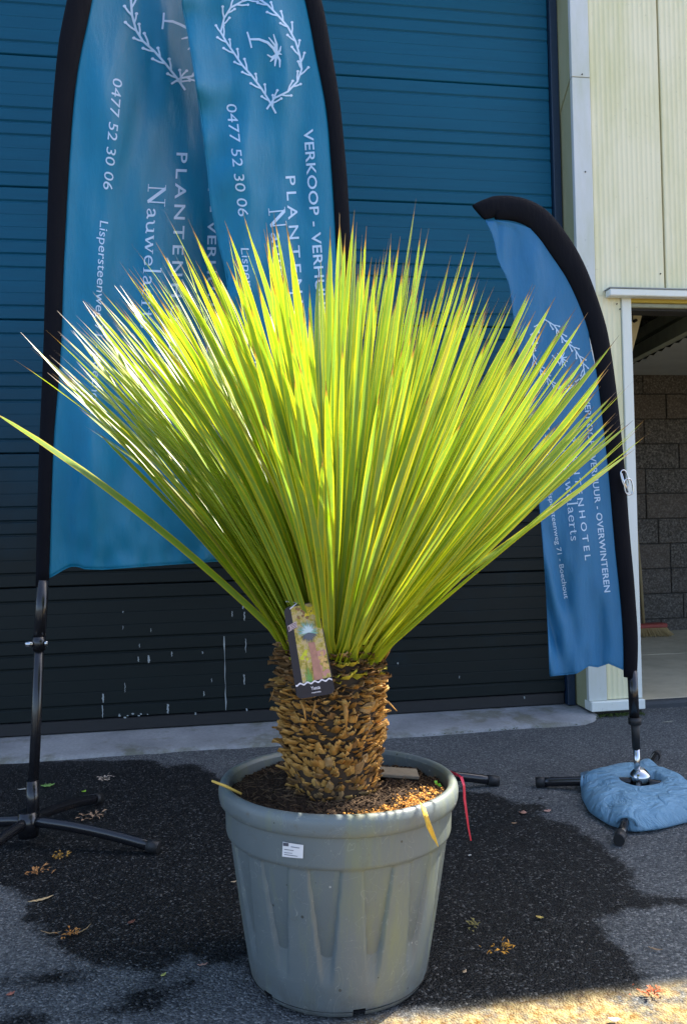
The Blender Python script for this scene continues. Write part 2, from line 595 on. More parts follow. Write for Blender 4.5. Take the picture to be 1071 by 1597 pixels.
# ------------------------------------------------------------------ ground
FY = 3.59      # facade plane
DY = 3.754     # garage door plane
DX1 = 1.711    # right edge of the garage door


def pip(x, y, poly):
    c = False
    j = len(poly) - 1
    for i in range(len(poly)):
        xi, yi = poly[i]; xj, yj = poly[j]
        if (yi > y) != (yj > y) and x < (xj - xi) * (y - yi) / (yj - yi) + xi:
            c = not c
        j = i
    return c


def sdf(x, y, poly):
    d = 9.0
    j = len(poly) - 1
    for i in range(len(poly)):
        ax, ay = poly[j]; bx, by = poly[i]
        ex, ey = bx - ax, by - ay
        t = max(0, min(1, ((x - ax) * ex + (y - ay) * ey) / (ex * ex + ey * ey + 1e-9)))
        dd = math.hypot(x - ax - ex * t, y - ay - ey * t)
        if dd < d: d = dd
        j = i
    return d if pip(x, y, poly) else -d


wetpx = [(-200, 1190), (0, 1188), (140, 1186), (230, 1186), (262, 1196), (300, 1190), (330, 1205), (345, 1215), (480, 1215), (640, 1215), (700, 1238), (760, 1236), (790, 1250),
         (845, 1256), (850, 1262), (830, 1270), (880, 1285), (930, 1312), (982, 1358), (986, 1380), (1000, 1396), (1071, 1402),
         (1060, 1408), (990, 1414), (930, 1428), (935, 1450), (975, 1492), (1015, 1543), (960, 1552), (890, 1562), (800, 1575), (640, 1572), (560, 1560), (420, 1530), (385, 1492),
         (355, 1498), (290, 1494), (228, 1512), (150, 1506), (100, 1480), (62, 1446), (32, 1438), (52, 1408), (30, 1388), (-20, 1378), (-200, 1380)]
wet_poly = [tuple(P(x, y, 2, 0)[:2]) for x, y in wetpx]
spots = [(225, 1560, .05, .03), (80, 1525, .05, .02), (270, 1545, .035, .03), (35, 1590, .03, .02)]
spots = [(P(a, b, 2, 0), c, d) for a, b, c, d in spots]
x0, x1, y0, y1, st = -2.0, 2.8, 0.6, 3.9, 0.016
nx = int((x1 - x0) / st); ny = int((y1 - y0) / st)
vv = []; wetv = []; sandv = []
for j in range(ny + 1):
    for i in range(nx + 1):
        x = x0 + i * st; y = y0 + j * st
        z = 0.004 * noise.noise(Vector((x * 2.2, y * 2.2, 0))) + 0.002 * noise.noise(Vector((x * 9, y * 9, 3)))
        e = min(x - x0, x1 - x, y - y0, y1 - y)
        z *= min(1, max(0, e / 0.2))
        # the tarmac rises to a low worn lip where it meets the apron
        vv.append((x, y, z))
        d = sdf(x, y, wet_poly) if (y < 3.5 and x < 2.5) else -0.5
        for sp_, sx, sy in spots:
            q = 0.02 * (1 - math.hypot((x - sp_.x) / sx, (y - sp_.y) / sy))
            d = max(d, q)
        wetv.append(max(-0.5, min(0.5, d)))
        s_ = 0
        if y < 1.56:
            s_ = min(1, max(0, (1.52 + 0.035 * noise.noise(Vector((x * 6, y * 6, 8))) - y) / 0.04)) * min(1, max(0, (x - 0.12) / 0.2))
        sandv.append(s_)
ff = []
for j in range(ny):
    for i in range(nx):
        a = j * (nx + 1) + i
        ff.append((a, a + 1, a + nx + 2, a + nx + 1))
# outer sheet reaching the horizon, welded in as a frame round the detailed part
b = len(vv)
cor = [(x0, y0), (x1, y0), (x1, y1), (x0, y1)]
far = [(-900, -900), (900, -900), (900, 900), (-900, 900)]
edge_bottom = [i for i in range(nx + 1)]
edge_right = [j * (nx + 1) + nx for j in range(ny + 1)]
edge_top = [ny * (nx + 1) + i for i in range(nx, -1, -1)]
edge_left = [j * (nx + 1) for j in range(ny, -1, -1)]
vv += [(p[0], p[1], 0) for p in far]
ff.append([b, b + 1] + edge_bottom[::-1])
ff.append([b + 1, b + 2] + edge_right[::-1])
ff.append([b + 2, b + 3] + edge_top[::-1])
ff.append([b + 3, b] + edge_left[::-1])
wetv += [-0.5] * 4
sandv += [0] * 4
me = bpy.data.meshes.new('asphalt_ground')
me.from_pydata(vv, [], ff)
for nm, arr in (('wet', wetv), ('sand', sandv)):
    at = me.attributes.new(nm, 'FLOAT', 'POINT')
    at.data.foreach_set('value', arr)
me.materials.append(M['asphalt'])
me.update()
g = bpy.data.objects.new('asphalt_ground', me)
C.objects.link(g)
tag(g, kind='structure')

# concrete apron strip in front of the door
mb = MB()
n = 90
fr = []; bk = []
rows = []
XA0, XA1 = -4.2, 1.76
for i in range(n + 1):
    x = lerp(XA0, XA1, i / n)
    yf = 3.415 + 0.012 * noise.noise(Vector((x * 5, 1, 0))) + (0.012 if x < 0 else 0.02 * x)
    if x > 1.60: yf += (x - 1.60) ** 2 * 5
    rows.append([(x, yf, -0.02), (x, yf + 0.008, 0.008 + 0.002 * noise.noise(Vector((x * 11, 4, 0)))), (x, yf + 0.03, 0.014), (x, 3.62, 0.02 + 0.002 * noise.noise(Vector((x * 7, 9, 0)))), (x, DY - 0.001, 0.024), (x, DY + 0.08, 0.024)])
vs2 = [p for r in rows for p in r]
fs2 = []
for i in range(n):
    for k in range(5):
        fs2.append((i*6 + k, (i + 1)*6 + k, (i + 1)*6 + k + 1, i*6 + k + 1))
fs2.append([n*6 + k for k in range(6)])
mb.add(vs2, fs2, True)
o = mb.build('concrete_apron', M['apron']); tag(o, kind='structure')

# ------------------------------------------------------------------ garage door
DXL = -3.3
zs = P(700, 1, 1, DY)
JZ = [P(0, 83, 1, DY).z, P(0, 917.8, 1, DY).z]
SEC = (JZ[0] - JZ[1]) / 4
door = empty('garage_door', (0, DY, 0.03), 'large blue green sectional garage door with horizontal ribbed panels behind the banners', 'garage door')
DOORBOT = JZ[1] - SEC
# groove fractions from the top of a section
gro = [(0.11, 0.0055), (0.405, 0.0055), (0.508, 0.0065), (0.61, 0.0055), (0.90, 0.0055)]
fine = [0.21, 0.305, 0.71, 0.80]


def panel_profile(h):
    """list of (z from bottom, y depth: + is into the wall)"""
    pr = [(0.0, 0.012), (0.003, 0.003), (0.006, 0.0)]
    ev = [((1 - f) * h, d, 0.008) for f, d in gro] + [((1 - f) * h, 0.0011, 0.0025) for f in fine]
    for zc, d, hw in sorted(ev):
        pr += [(zc - hw, 0.0), (zc - hw * 0.35, d), (zc + hw * 0.1, d), (zc + hw, 0.0)]
    pr += [(h - 0.007, 0.0), (h - 0.004, 0.003), (h - 0.002, 0.012)]
    return pr


for k in range(-1 if JZ[0] + SEC < 3.75 or True else 0, 5):
    ztop = JZ[0] - SEC * k
    zb = ztop - SEC
    m_ = MB()
    pr = panel_profile(SEC)
    nv = len(pr)
    vs2 = []
    for x in (DXL, DX1 - 0.045):
        vs2 += [(x, DY + d, zb + z) for z, d in pr] + [(x, DY + 0.045, ztop - 0.002), (x, DY + 0.045, zb)]
    N_ = nv + 2
    fs2 = [(i, i + 1, N_ + i + 1, N_ + i) for i in range(N_ - 1)] + [(N_ - 1, 0, N_, 2 * N_ - 1)]
    fs2 += [tuple(range(N_)), tuple(range(N_, 2 * N_))]
    m_.add(vs2, fs2)
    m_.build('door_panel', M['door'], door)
MB().box(DXL, DX1 - 0.045, DY + 0.004, DY + 0.04, 0.028, DOORBOT - 0.002, 0.004).build('bottom_seal', M['rubber'], door)
# side guide strip
MB().box(DX1 - 0.042, DX1 - 0.002, DY - 0.03, DY + 0.05, 0.026, 3.749, 0.003).build('side_guide', simple('guide_dark', (0.006, 0.02, 0.045), 0.4, 0.1), door)
# bird droppings running down the door
drops = [(350, 992, 1108, 3.2), (381, 1052, 1068, 3), (161, 1082, 1096, 3.5), (160, 1100, 1120, 2), (232, 1022, 1034, 5), (216, 1024, 1032, 2.5), (218, 1004, 1010, 2), (262, 1098, 1113, 4),
         (318, 1078, 1086, 2), (268, 1016, 1024, 2), (379, 942, 950, 3), (381, 954, 968, 2.5), (383, 996, 1018, 1.8), (362, 953, 962, 2), (192, 953, 956, 2), (192, 976, 982, 1.2), (195, 1065, 1080, 1.6), (330, 1058, 1064, 1.6),
         (236, 980, 986, 1.5), (316, 1016, 1020, 2), (620, 1033, 1036, 3), (716, 1054, 1058, 2), (817, 1086, 1090, 2.5), (305, 1111, 1115, 3), (385, 1105, 1109, 3)]
m_ = MB()
for (x, ya, yb, wd) in drops:
    pts = []
    k = 9
    for i in range(k + 1):
        t = i / k
        ww = wd * 0.5 * (0.35 + 0.65 * math.sin(PI * min(1, t * 0.9 + 0.12)) ** 0.5 if yb - ya < 40 else 0.6 + 0.4 * math.sin(t * 17))
        ww *= random.uniform(0.5, 1.0)
        cx = x + random.uniform(-0.6, 0.6) + (0.02 * (ya + (yb - ya) * t - ya))
        pts.append((P(cx - ww, lerp(ya, yb, t), 1, DY - 0.0025), P(cx + ww, lerp(ya, yb, t), 1, DY - 0.0025)))
    m_.add([q for pr_ in pts for q in pr_], [(2*i, 2*i + 1, 2*i + 3, 2*i + 2) for i in range(k)])
for i in range(8):
    x = random.uniform(186, 232); y = 1118 - (x - 180) * 0.055 + random.uniform(-4, 2); r = random.uniform(0.8, 2)
    m_.add([P(x + r*math.cos(a)*1.3, y + r*math.sin(a)*0.8, 1, DY - 0.0025) for a in (0, 1.2, 2.4, 3.6, 4.8)], [(0, 1, 2, 3, 4)])
o = m_.build('bird_droppings', M['bird'], door)
o['kind'] = 'stuff'

# ------------------------------------------------------------------ building
bld = empty('industrial_building', (3.0, FY, 0), 'cream metal clad industrial unit with open side bay beside the garage door', 'building')
ZR = 5.25


def ribbed(xa, xb, za, zb_, name, mat_, pitch=0.0255, amp=0.0018, y=FY, th=0.04):
    m = MB()
    pts = [(xa, y + 0.004), (xa + 0.004, y)]
    x = xa + 0.012
    while x + pitch < xb - 0.012:
        pts += [(x, y), (x + pitch * 0.35, y + amp), (x + pitch * 0.6, y + amp), (x + pitch * 0.9, y)]
        x += pitch
    pts += [(xb - 0.004, y), (xb, y + 0.004)]
    pts += [(xb, y + th), (xa, y + th)]
    k = len(pts)
    m.add([(a, b_, za) for a, b_ in pts] + [(a, b_, zb_) for a, b_ in pts],
          [(i, (i + 1) % k, k + (i + 1) % k, k + i) for i in range(k)] + [tuple(range(k)), tuple(range(k, 2*k))])
    return m.build(name, mat_, bld)


XC = DX1
XS = 1.805      # right edge of corner flashing
XJ = 1.936      # cladding ends at jamb trim
XK = 1.985      # jamb
ZL = P(960, 462, 1, FY).z   # lintel trim underside
zseam = P(900, 121, 1, FY).z
# flashing, two lengths with a joint
fl1 = MB().box(XC, XS, FY - 0.006, FY + 0.03, 0.0, 0.001)
def flashing(za, zb_, name='corner_flashing'):
    return MB().box(XC + 0.001, XS, FY - 0.006, FY + 0.02, za, zb_, 0.002).build(name, M['lilac'], bld)
flashing(0.075, zseam - 0.002)
flashing(zseam + 0.001, ZR - 0.05)
# reveal with mitred joint (upper length lies over the lower)
za_f = zseam; za_b = zseam - 0.115
def reveal(poly, x):
    m = MB(); k = len(poly)
    m.add([(x, y_, z_) for y_, z_ in poly] + [(x + 0.02, y_, z_) for y_, z_ in poly],
          [tuple(range(k)), tuple(range(k, 2*k))] + [(i, (i + 1) % k, k + (i + 1) % k, k + i) for i in range(k)])
    return m.build('reveal_flashing', M['reveal'], bld)
reveal([(FY + 0.022, 0.03), (DY + 0.03, 0.03), (DY + 0.03, za_b - 0.03), (FY + 0.022, za_f - 0.004)], XC + 0.006)
reveal([(FY + 0.022, za_f), (DY + 0.03, za_b - 0.022), (DY + 0.03, ZR - 0.05), (FY + 0.022, ZR - 0.05)], XC + 0.001)
MB().box(XC + 0.03, XS, FY + 0.025, DY + 0.5, 0.02, ZR - 0.05).build('post_core', M['cream'], bld)
# cladding panels
xs_seam = 2.175
ribbed(XS + 0.001, XJ, 0.078, ZL + 0.0, 'cladding_panel', M['cream'])
m_up = ribbed(XS + 0.001, xs_seam - 0.005, ZL + 0.001, ZR - 0.05, 'cladding_panel', M['cream'])
xx = xs_seam
ZCAP = P(1020, 451, 1, FY).z
while xx < 6.5:
    ribbed(xx + 0.005, min(xx + 1.0, 6.7) - 0.005, ZCAP - 0.02, ZR - 0.05, 'cladding_panel', M['cream'])
    xx += 1.0
MB().box(XS + 0.001, 6.7, FY + 0.041, FY + 0.10, ZL + 0.03, ZR - 0.05).build('wall_backing', M['reveal'], bld)
# jamb trim
MB().box(XJ + 0.001, XK, FY - 0.010, FY + 0.10, 0.0785, ZL - 0.002, 0.002).build('jamb_trim', M['white'], bld)
MB().box(XJ + 0.001, XK - 0.002, FY + 0.101, FY + 0.22, 0.02, ZL + 0.02).build('jamb_return', M['cream'], bld)
# base flashing
MB().box(XC + 0.004, XK + 0.004, FY - 0.028, FY + 0.05, 0.028, 0.074, 0.003).build('base_flashing', M['white'], bld)
MB().box(XC + 0.02, XK - 0.002, FY + 0.0, FY + 0.2, -0.02, 0.027).build('plinth', M['dark'], bld)
# screw heads
for (a, b_, yy) in ((936, 1070, FY - 0.001), (961, 474, FY - 0.011), (907, 116, FY - 0.007), (912, 268, FY - 0.007), (966, 482, FY - 0.011), (1029, 427, FY - 0.001)):
    q = P(a, b_, 1, yy)
    m = MB(); m.tube([(q.x, yy + 0.002, q.z), (q.x, yy - 0.003, q.z)], 0.0035, 8)
    m.build('screw_head', M['dark'], bld)
# cap over opening
x_c = P(950, 452, 1, FY - 0.05).x
capz0 = P(1000, 462, 1, FY - 0.05).z; capz1 = P(1000, 451, 1, FY - 0.05).z
MB().box(x_c, 6.6, FY - 0.055, FY - 0.0065, capz0, capz1, 0.004).build('lintel_cap', M['white'], bld)
MB().box(x_c - 0.003, 6.6, FY - 0.058, FY + 0.0, capz1 + 0.001, capz1 + 0.006).build('cap_edge', M['sheet'], bld)
zy1 = ZL; zy0 = P(1020, 472, 1, FY).z; zd0 = P(1020, 484, 1, FY + 0.02).z
MB().box(XK - 0.001, 6.6, FY + 0.0, FY + 0.036, zy0, ZCAP - 0.021, 0.003).build('head_board', M['yellow_wood'], bld)
MB().box(XK - 0.001, 6.6, FY + 0.012, FY + 0.10, zd0 + 0.012, zy0 - 0.001, 0.003).build('head_rail', M['wood'], bld)
MB().box(XK - 0.001, 6.6, FY + 0.03, FY + 0.12, zd0, zd0 + 0.011).build('head_rail', M['dark'], bld)
# shell that keeps the bay and the door in shade
MB().box(-7.0, 8.0, FY + 0.01, 10.5, ZR, ZR + 0.12).build('roof', M['roof'], bld)
MB().box(-7.0, 8.0, FY - 0.012, FY + 0.009, ZR - 0.04, ZR + 0.14, 0.005).build('roof_edge_trim', M['white'], bld)
MB().box(6.7, 8.0, FY + 0.0, 10.0, 0.0, ZR - 0.051).build('side_wall', M['cream'], bld)
MB().box(-7.0, DXL - 0.003, FY + 0.0, 10.0, 0.0, ZR - 0.051).build('side_wall', M['cream'], bld)
MB().box(DXL, XC, FY + 0.02, FY + 0.3, 3.75, ZR - 0.051).build('door_header', M['cream'], bld)
MB().box(DXL, XC + 0.02, DY + 0.06, DY + 0.16, 0.03, ZR - 0.06).build('inner_partition', M['dark'], bld)
MB().box(1.755, 1.955, FY + 0.30, 6.0, 0.0, ZR - 0.06).build('bay_side_wall', M['mortar'], bld)
BY = 5.97
# bay floor slabs with open joints
fz = 0.03
jx = [1.957, 3.33, 5.1, 6.69]
jy = [FY + 0.15, 4.95, BY]
for i in range(3):
    for j in range(2):
        MB().box(jx[i] + 0.004, jx[i + 1] - 0.004, jy[j] + 0.004, jy[j + 1] - 0.004, -0.05, fz, 0.003).build('floor_slab', M['slab'], bld)
MB().box(1.99, 6.69, FY + 0.08, FY + 0.15, -0.04, 0.032, 0.012).build('floor_kerb', simple('kerb_dark', (0.05, 0.055, 0.06), 0.9, 0.3, 60, 0, 0.6), bld)

# block wall at the back of the bay: each block is a piece
wall = empty('block_wall', (4.3, BY, 0), 'dark grey concrete block wall at the back of the open bay', 'wall')
MB().box(1.96, 6.69, BY + 0.012, BY + 0.12, 0.0, 3.3).build('mortar', M['mortar'], wall)
CH = 38.9 / F * (P(1040, 850, 1, BY) - Vector((0, 0, H))).dot(VW)
zc0 = P(1040, 650 + 800 * .2943, 1, BY).z
zc0 -= math.ceil(zc0 / CH) * CH
row = 0
zz = zc0
random.seed(3)
blk_me = [MB().box(0, 0.415, 0, 0.02, 0, CH - 0.008, 0.004).mesh('block', M['block'])]
while zz < 3.2:
    x = 2.0 - random.choice([0.0, 0.2, 0.1, 0.3])
    while x < 6.4:
        o = inst('block', blk_me[0], wall)
        o.matrix_parent_inverse = Matrix.Translation((-4.3, -BY, 0))
        o.location = (x, BY - 0.002 - random.uniform(0, 0.005), zz)
        o.rotation_euler = (0, random.uniform(-0.004, 0.004), 0)
        if zz < -0.02: o.location.z = zz
        x += 0.423
    zz += CH
# dark plate beam, diagonal beam, sloping sheet and pale brace of the bay roof
zb1 = P(1000, 560, 1, BY - 0.1).z; zb0 = P(1000, 577, 1, BY - 0.1).z
MB().box(1.96, 6.68, BY - 0.1, BY - 0.012, zb0, zb1, 0.004).build('wall_plate', M['dark'], bld)


def beam(p, q, w_, h_, mat_, name):
    p = Vector(p); q = Vector(q)
    t = (q - p).normalized()
    s_ = t.cross(Vector((0, 0, 1))).normalized(); u = s_.cross(t).normalized()
    v = []
    for c in (p, q):
        for a, b_ in ((-1, -1), (1, -1), (1, 1), (-1, 1)):
            v.append(c + s_ * a * w_ / 2 + u * b_ * h_ / 2)
    m = MB(); m.add(v, [(0, 1, 2, 3), (7, 6, 5, 4), (0, 4, 5, 1), (1, 5, 6, 2), (2, 6, 7, 3), (3, 7, 4, 0)])
    return m.build(name, mat_, bld)


A = P(975, 560, 1, 5.3); B_ = P(1085, 501, 1, 4.0)
dirb = B_ - A
beam(A - dirb * 0.05, B_ + dirb * 0.15, 0.06, 0.085, M['wood'], 'rafter')
A2 = P(975, 535, 1, 5.3); B2 = P(1085, 472, 1, 4.0)
beam(A2 - dirb * 0.05, B2 + dirb * 0.15, 0.045, 0.07, M['wood'], 'rafter')
lo = Vector((0, 0, -0.05))
q0, q1 = A + lo - dirb * 0.3, B_ + lo + dirb * 0.2
m_ = MB()
k = 26
vs2 = []
for i in range(k + 1):
    c = q0.lerp(q1, i / k) + Vector((0, 0, 0.008 if i % 2 else -0.008))
    vs2 += [c + Vector((0.03, 0, 0)), c + Vector((3.2, 0, 0))]
m_.add(vs2, [(2*i, 2*i + 1, 2*i + 3, 2*i + 2) for i in range(k)])
m_.build('roof_sheet', M['sheet'], bld)
a_ = P(994, 484, 1, 4.2); b2_ = P(974, 560, 1, 4.2)
beam(a_ + (a_ - b2_) * 0.3, b2_ - (a_ - b2_) * 0.3, 0.03, 0.05, M['wood2'], 'diagonal_brace')
q = P(990, 500, 1, 4.17)
MB().tube([(q.x, 4.19, q.z), (q.x, 4.16, q.z)], 0.009, 10).build('bolt_hole', M['dark'], bld)

# ------------------------------------------------------------------ broom
bf = P(1003, 985, 1, 5.72)
bt = P(981, 700, 1, 5.90)
broom = empty('push_broom', (bf.x, 5.72, fz), 'old push broom with red head and wooden handle standing against the block wall', 'broom')
hb = Vector((bf.x, 5.72, 0.125))
m_ = MB(); m_.tube([hb, hb.lerp(bt, 0.3) + Vector((0.006, 0, 0)), hb.lerp(bt, 0.65) + Vector((-0.004, 0, 0)), bt], 0.0135, 10)
m_.build('handle', M['handle'], broom)
MB().box(bf.x - 0.10, bf.x + 0.17, 5.66, 5.75, 0.098, 0.132, 0.008).build('head', M['red'], broom)
m_ = MB()
random.seed(11)
for i in range(26):
    for j in range(4):
        x = bf.x - 0.09 + i * 0.010; y = 5.67 + j * 0.022
        fx = x + (x - bf.x) * 0.25 + random.uniform(-.01, .01) + 0.02
        fy = y - 0.015 + random.uniform(-.01, .01)
        m_.tube([(x, y, 0.10), ((x + fx) / 2, (y + fy) / 2, 0.065), (fx, fy, fz + random.uniform(0.0, 0.012))], [0.005, 0.0045, 0.003], 5, False)
o = m_.build('bristles', M['bristle'], broom); o['kind'] = 'stuff'

# ------------------------------------------------------------------ flags
SER = {
 'N': (0.86, [((0.14, 0), (0.14, 1), .045), ((0.14, .99), (0.68, 0.01), .12), ((.68, 0), (.68, 1), .045), ((0, 0), (.29, 0), .035), ((0, 1), (.2, 1), .035), ((.54, 1), (.83, 1), .035)]),
 'a': (0.46, [((.07, .36), (.14, .46), (.27, .45), (.31, .34), (.31, .08), (.43, .02), .075), ((.3, .28), (.12, .2), (.06, .1), (.12, .01), (.22, .02), (.31, .1), .05)]),
 'u': (0.54, [((0, .45), (.1, .45), (.1, .12), (.18, .01), (.3, .03), (.4, .12), .065), ((.4, .46), (.4, .03), (.5, .01), .075), ((.3, .45), (.4, .45), .035)]),
 'w': (0.72, [((.06, .46), (.2, 0), .08), ((.2, 0), (.36, .44), .04), ((.34, .46), (.48, 0), .08), ((.48, 0), (.64, .46), .04), ((0, .46), (.16, .46), .03), ((.55, .46), (.72, .46), .03)]),
 'e': (0.45, [((.06, .26), (.39, .26), .035), ((.39, .26), (.36, .4), (.24, .46), (.1, .4), (.05, .24), (.1, .06), (.24, 0), (.4, .08), .065)]),
 'l': (0.26, [((.0, .98), (.13, 1.02), (.13, 0), .075), ((.02, 0), (.24, 0), .03)]),
 'r': (0.36, [((0, .45), (.11, .46), (.11, 0), .075), ((.0, 0), (.22, 0), .03), ((.12, .3), (.21, .44), (.33, .43), .055)]),
 't': (0.33, [((.13, .6), (.13, .1), (.2, .01), (.31, .06), .07), ((0, .44), (.29, .44), .035)]),
 's': (0.38, [((.3, .36), (.2, .46), (.09, .42), (.08, .33), (.27, .17), (.3, .08), (.2, 0), (.05, .07), .06)]),
}


def ribbon(pts, wd):
    """mitred flat strip; returns verts, faces in 2-D"""
    L, n_ = [], len(pts)
    for i, p in enumerate(pts):
        a = pts[max(i - 1, 0)]; c = pts[min(i + 1, n_ - 1)]
        tx, ty = c[0] - a[0], c[1] - a[1]
        d = math.hypot(tx, ty) or 1
        nx_, ny_ = -ty / d, tx / d
        ww = wd[i] if isinstance(wd, list) else wd
        L += [(p[0] + nx_ * ww / 2, p[1] + ny_ * ww / 2), (p[0] - nx_ * ww / 2, p[1] - ny_ * ww / 2)]
    return L, [(2*i, 2*i + 1, 2*i + 3, 2*i + 2) for i in range(n_ - 1)]


def refine(v, f, lim):
    """cut long faces of a flat outline so that it can follow the cloth"""
    import bmesh
    bm = bmesh.new()
    bv = [bm.verts.new((x, y, 0)) for x, y in v]
    for q in f:
        try: bm.faces.new([bv[i] for i in q])
        except ValueError: pass
    bmesh.ops.triangulate(bm, faces=bm.faces[:])
    for _ in range(6):
        e = [e for e in bm.edges if e.calc_length() > lim]
        if not e: break
        bmesh.ops.subdivide_edges(bm, edges=e, cuts=1)
        bmesh.ops.triangulate(bm, faces=bm.faces[:])
    bm.verts.index_update()
    out = [(q.co.x, q.co.y) for q in bm.verts], [tuple(w_.index for w_ in q.verts) for q in bm.faces]
    bm.free()
    return out


def font_mesh(text, bold=0.0, spacing=1.0, shear=0.0):
    cu = bpy.data.curves.new('txt', 'FONT')
    cu.body = text
    cu.resolution_u = 3
    cu.offset = bold
    cu.space_character = spacing
    cu.shear = shear
    ob = bpy.data.objects.new('txt', cu)
    C.objects.link(ob)
    dg = bpy.context.evaluated_depsgraph_get()
    me_ = bpy.data.meshes.new_from_object(ob.evaluated_get(dg))
    v = [(q.co.x, q.co.y) for q in me_.vertices]
    f = [tuple(p.vertices) for p in me_.polygons]
    bpy.data.objects.remove(ob); bpy.data.curves.remove(cu); bpy.data.meshes.remove(me_)
    return v, f


class Flag:
    def __init__(s, name, label, p0, k, left, right, outer, sleeve_side, mat_, wave, ybot, ytop):
        s.p0, s.k, s.wave = p0, k, wave
        s.L = smooth_tab(left); s.R = smooth_tab(right); s.O = smooth_tab(outer)
        s.root = empty(name, (p0[0], p0[1], 0.0), label, 'banner', 'feather flag banners of the plant seller')
        s.nrm = Vector((k, -1, 0)).normalized()
        nu, nvv = 60, 220
        vs_, fs_ = [], []
        for j in range(nvv + 1):
            t = j / nvv
            for i in range(nu + 1):
                u = i / nu
                yt = ytop(u); yb_ = ybot(u)
                y = lerp(yt, yb_, t)
                x = lerp(interp(s.L, y), interp(s.R, y), u)
                # seams stay put, the middle of the cloth moves
                vs_.append(s.map(x, y, 0))
        for j in range(nvv):
            for i in range(nu):
                a = j * (nu + 1) + i
                fs_.append((a, a + 1, a + nu + 2, a + nu + 1))
        m = MB(); m.add(vs_, fs_, True)
        fab = m.build('fabric', mat_, s.root)
        sol = fab.modifiers.new('thickness', 'SOLIDIFY'); sol.thickness = 0.0012; sol.offset = -1 if True else 0
        s.fab = fab
        free = s.L if sleeve_side == 'R' else s.R
        e_ = [s.map(interp(free, lerp(ytop(0), ybot(0 if sleeve_side == 'R' else 1), t / 60)), lerp(ytop(0), ybot(0 if sleeve_side == 'R' else 1), t / 60), 0) for t in range(61)]
        h_ = MB(); h_.tube(e_, 0.0022, 6)
        h_.build('hem', mat_, s.root)
        e_ = [s.map(lerp(interp(s.L, ybot(u / 40)), interp(s.R, ybot(u / 40)), u / 40), ybot(u / 40), 0) for u in range(41)]
        h_ = MB(); h_.tube(e_, 0.0022, 6)
        h_.build('hem', mat_, s.root)

    def map(s, x, y, lift):
        p = Ppl(x, y, s.p0, s.k)
        tc = (Vector((0, 0, H)) - p).normalized()
        return p + tc * (s.wave(x, y) / max(0.3, tc.dot(s.nrm)) + lift)

    def sleeve(s, edge, ys, rmin=0.0):
        """black sleeve between fabric edge (edge table) and the outer edge"""
        m = MB()
        rings = []
        n_ = 14
        for y in ys:
            xa = interp(edge, y); xb = interp(s.O, y)
            a = s.map(xa, y, 0); b_ = Ppl(xb, y, s.p0, s.k)
            c = (a + b_) / 2; r = (b_ - a) / 2
            ring = []
            for q in range(n_):
                an = 2 * PI * q / n_
                d = max(0.014, min(0.020, r.length * 0.45))
                ring.append(c + r * math.cos(an) * 1.02 + s.nrm * math.sin(an) * d)
            rings.append(ring)
        v = [q for r_ in rings for q in r_]
        f = [(i*n_ + j, i*n_ + (j + 1) % n_, (i + 1)*n_ + (j + 1) % n_, (i + 1)*n_ + j) for i in range(len(rings) - 1) for j in range(n_)]
        f += [tuple(range(n_)), tuple((len(rings) - 1)*n_ + j for j in range(n_))]
        m.add(v, f, True)
        return m.build('sleeve', M['sleeve'], s.root)

    def put2d(s, v, f, a, b_, cap, mb_, layer=0, w0=None, w1=None):
        """2-D outline (x along text, y up) laid on the cloth from pixel a to pixel b_"""
        a = Vector(a); b_ = Vector(b_)
        d = (b_ - a)
        up = Vector((d.y, -d.x)).normalized()
        px = []
        for x, y in v:
            q = a + d * ((x - w0) / (w1 - w0)) + up * (y * cap)
            px.append((q.x, q.y))
        px, f = refine(px, f, 5.0)
        mb_.add([s.map(x, y, 0.0032 + 0.00025 * layer) for x, y in px], f)

    def text(s, txt, a, b_, cap, bold=0.0, spacing=1.0, shear=0.0, clip=None):
        v, f = font_mesh(txt, bold, spacing, shear)
        xs = [q[0] for q in v]
        v = [(q[0], q[1] / 0.729) for q in v]
        # one object per word
        iv = sorted((min(v[i][0] for i in q), max(v[i][0] for i in q)) for q in f)
        cuts = []; hi = iv[0][1]
        for p_, q_ in iv:
            if p_ - hi > 0.17 and ' ' in txt: cuts.append((hi + p_) / 2)
            hi = max(hi, q_)
        cuts = [-1e9] + cuts + [1e9]
        for c0, c1 in zip(cuts, cuts[1:]):
            fs_ = [q for q in f if c0 < v[q[0]][0] < c1]
            used = sorted({i for q in fs_ for i in q}); mp = {u: k_ for k_, u in enumerate(used)}
            m = MB()
            s.put2d([v[u] for u in used], [tuple(mp[i] for i in q) for q in fs_], a, b_, cap, m, 0, min(xs), max(xs))
            m.build('lettering', M['print'], s.root, fix=False)

    def serif(s, txt, a, b_, cap):
        wtot = sum(SER[c.replace('N', 'N')][0] + 0.03 for c in txt)
        x = 0
        m = MB()
        for c in txt:
            wd, strokes = SER[c]
            for li, st_ in enumerate(strokes):
                pts, ww = list(st_[:-1]), st_[-1]
                if len(pts) > 3:
                    # soften the bends
                    for _ in range(1):
                        np_ = [pts[0]]
                        for p_, q_ in zip(pts, pts[1:]):
                            np_ += [(lerp(p_[0], q_[0], .25), lerp(p_[1], q_[1], .25)), (lerp(p_[0], q_[0], .75), lerp(p_[1], q_[1], .75))]
                        np_.append(pts[-1]); pts = np_
                v, f = ribbon([(x + p[0], p[1]) for p in pts], ww * 1.15)
                s.put2d(v, f, a, b_, cap, m, li, 0, wtot)
            x += wd + 0.03
        return m.build('lettering', M['print'], s.root, fix=False)

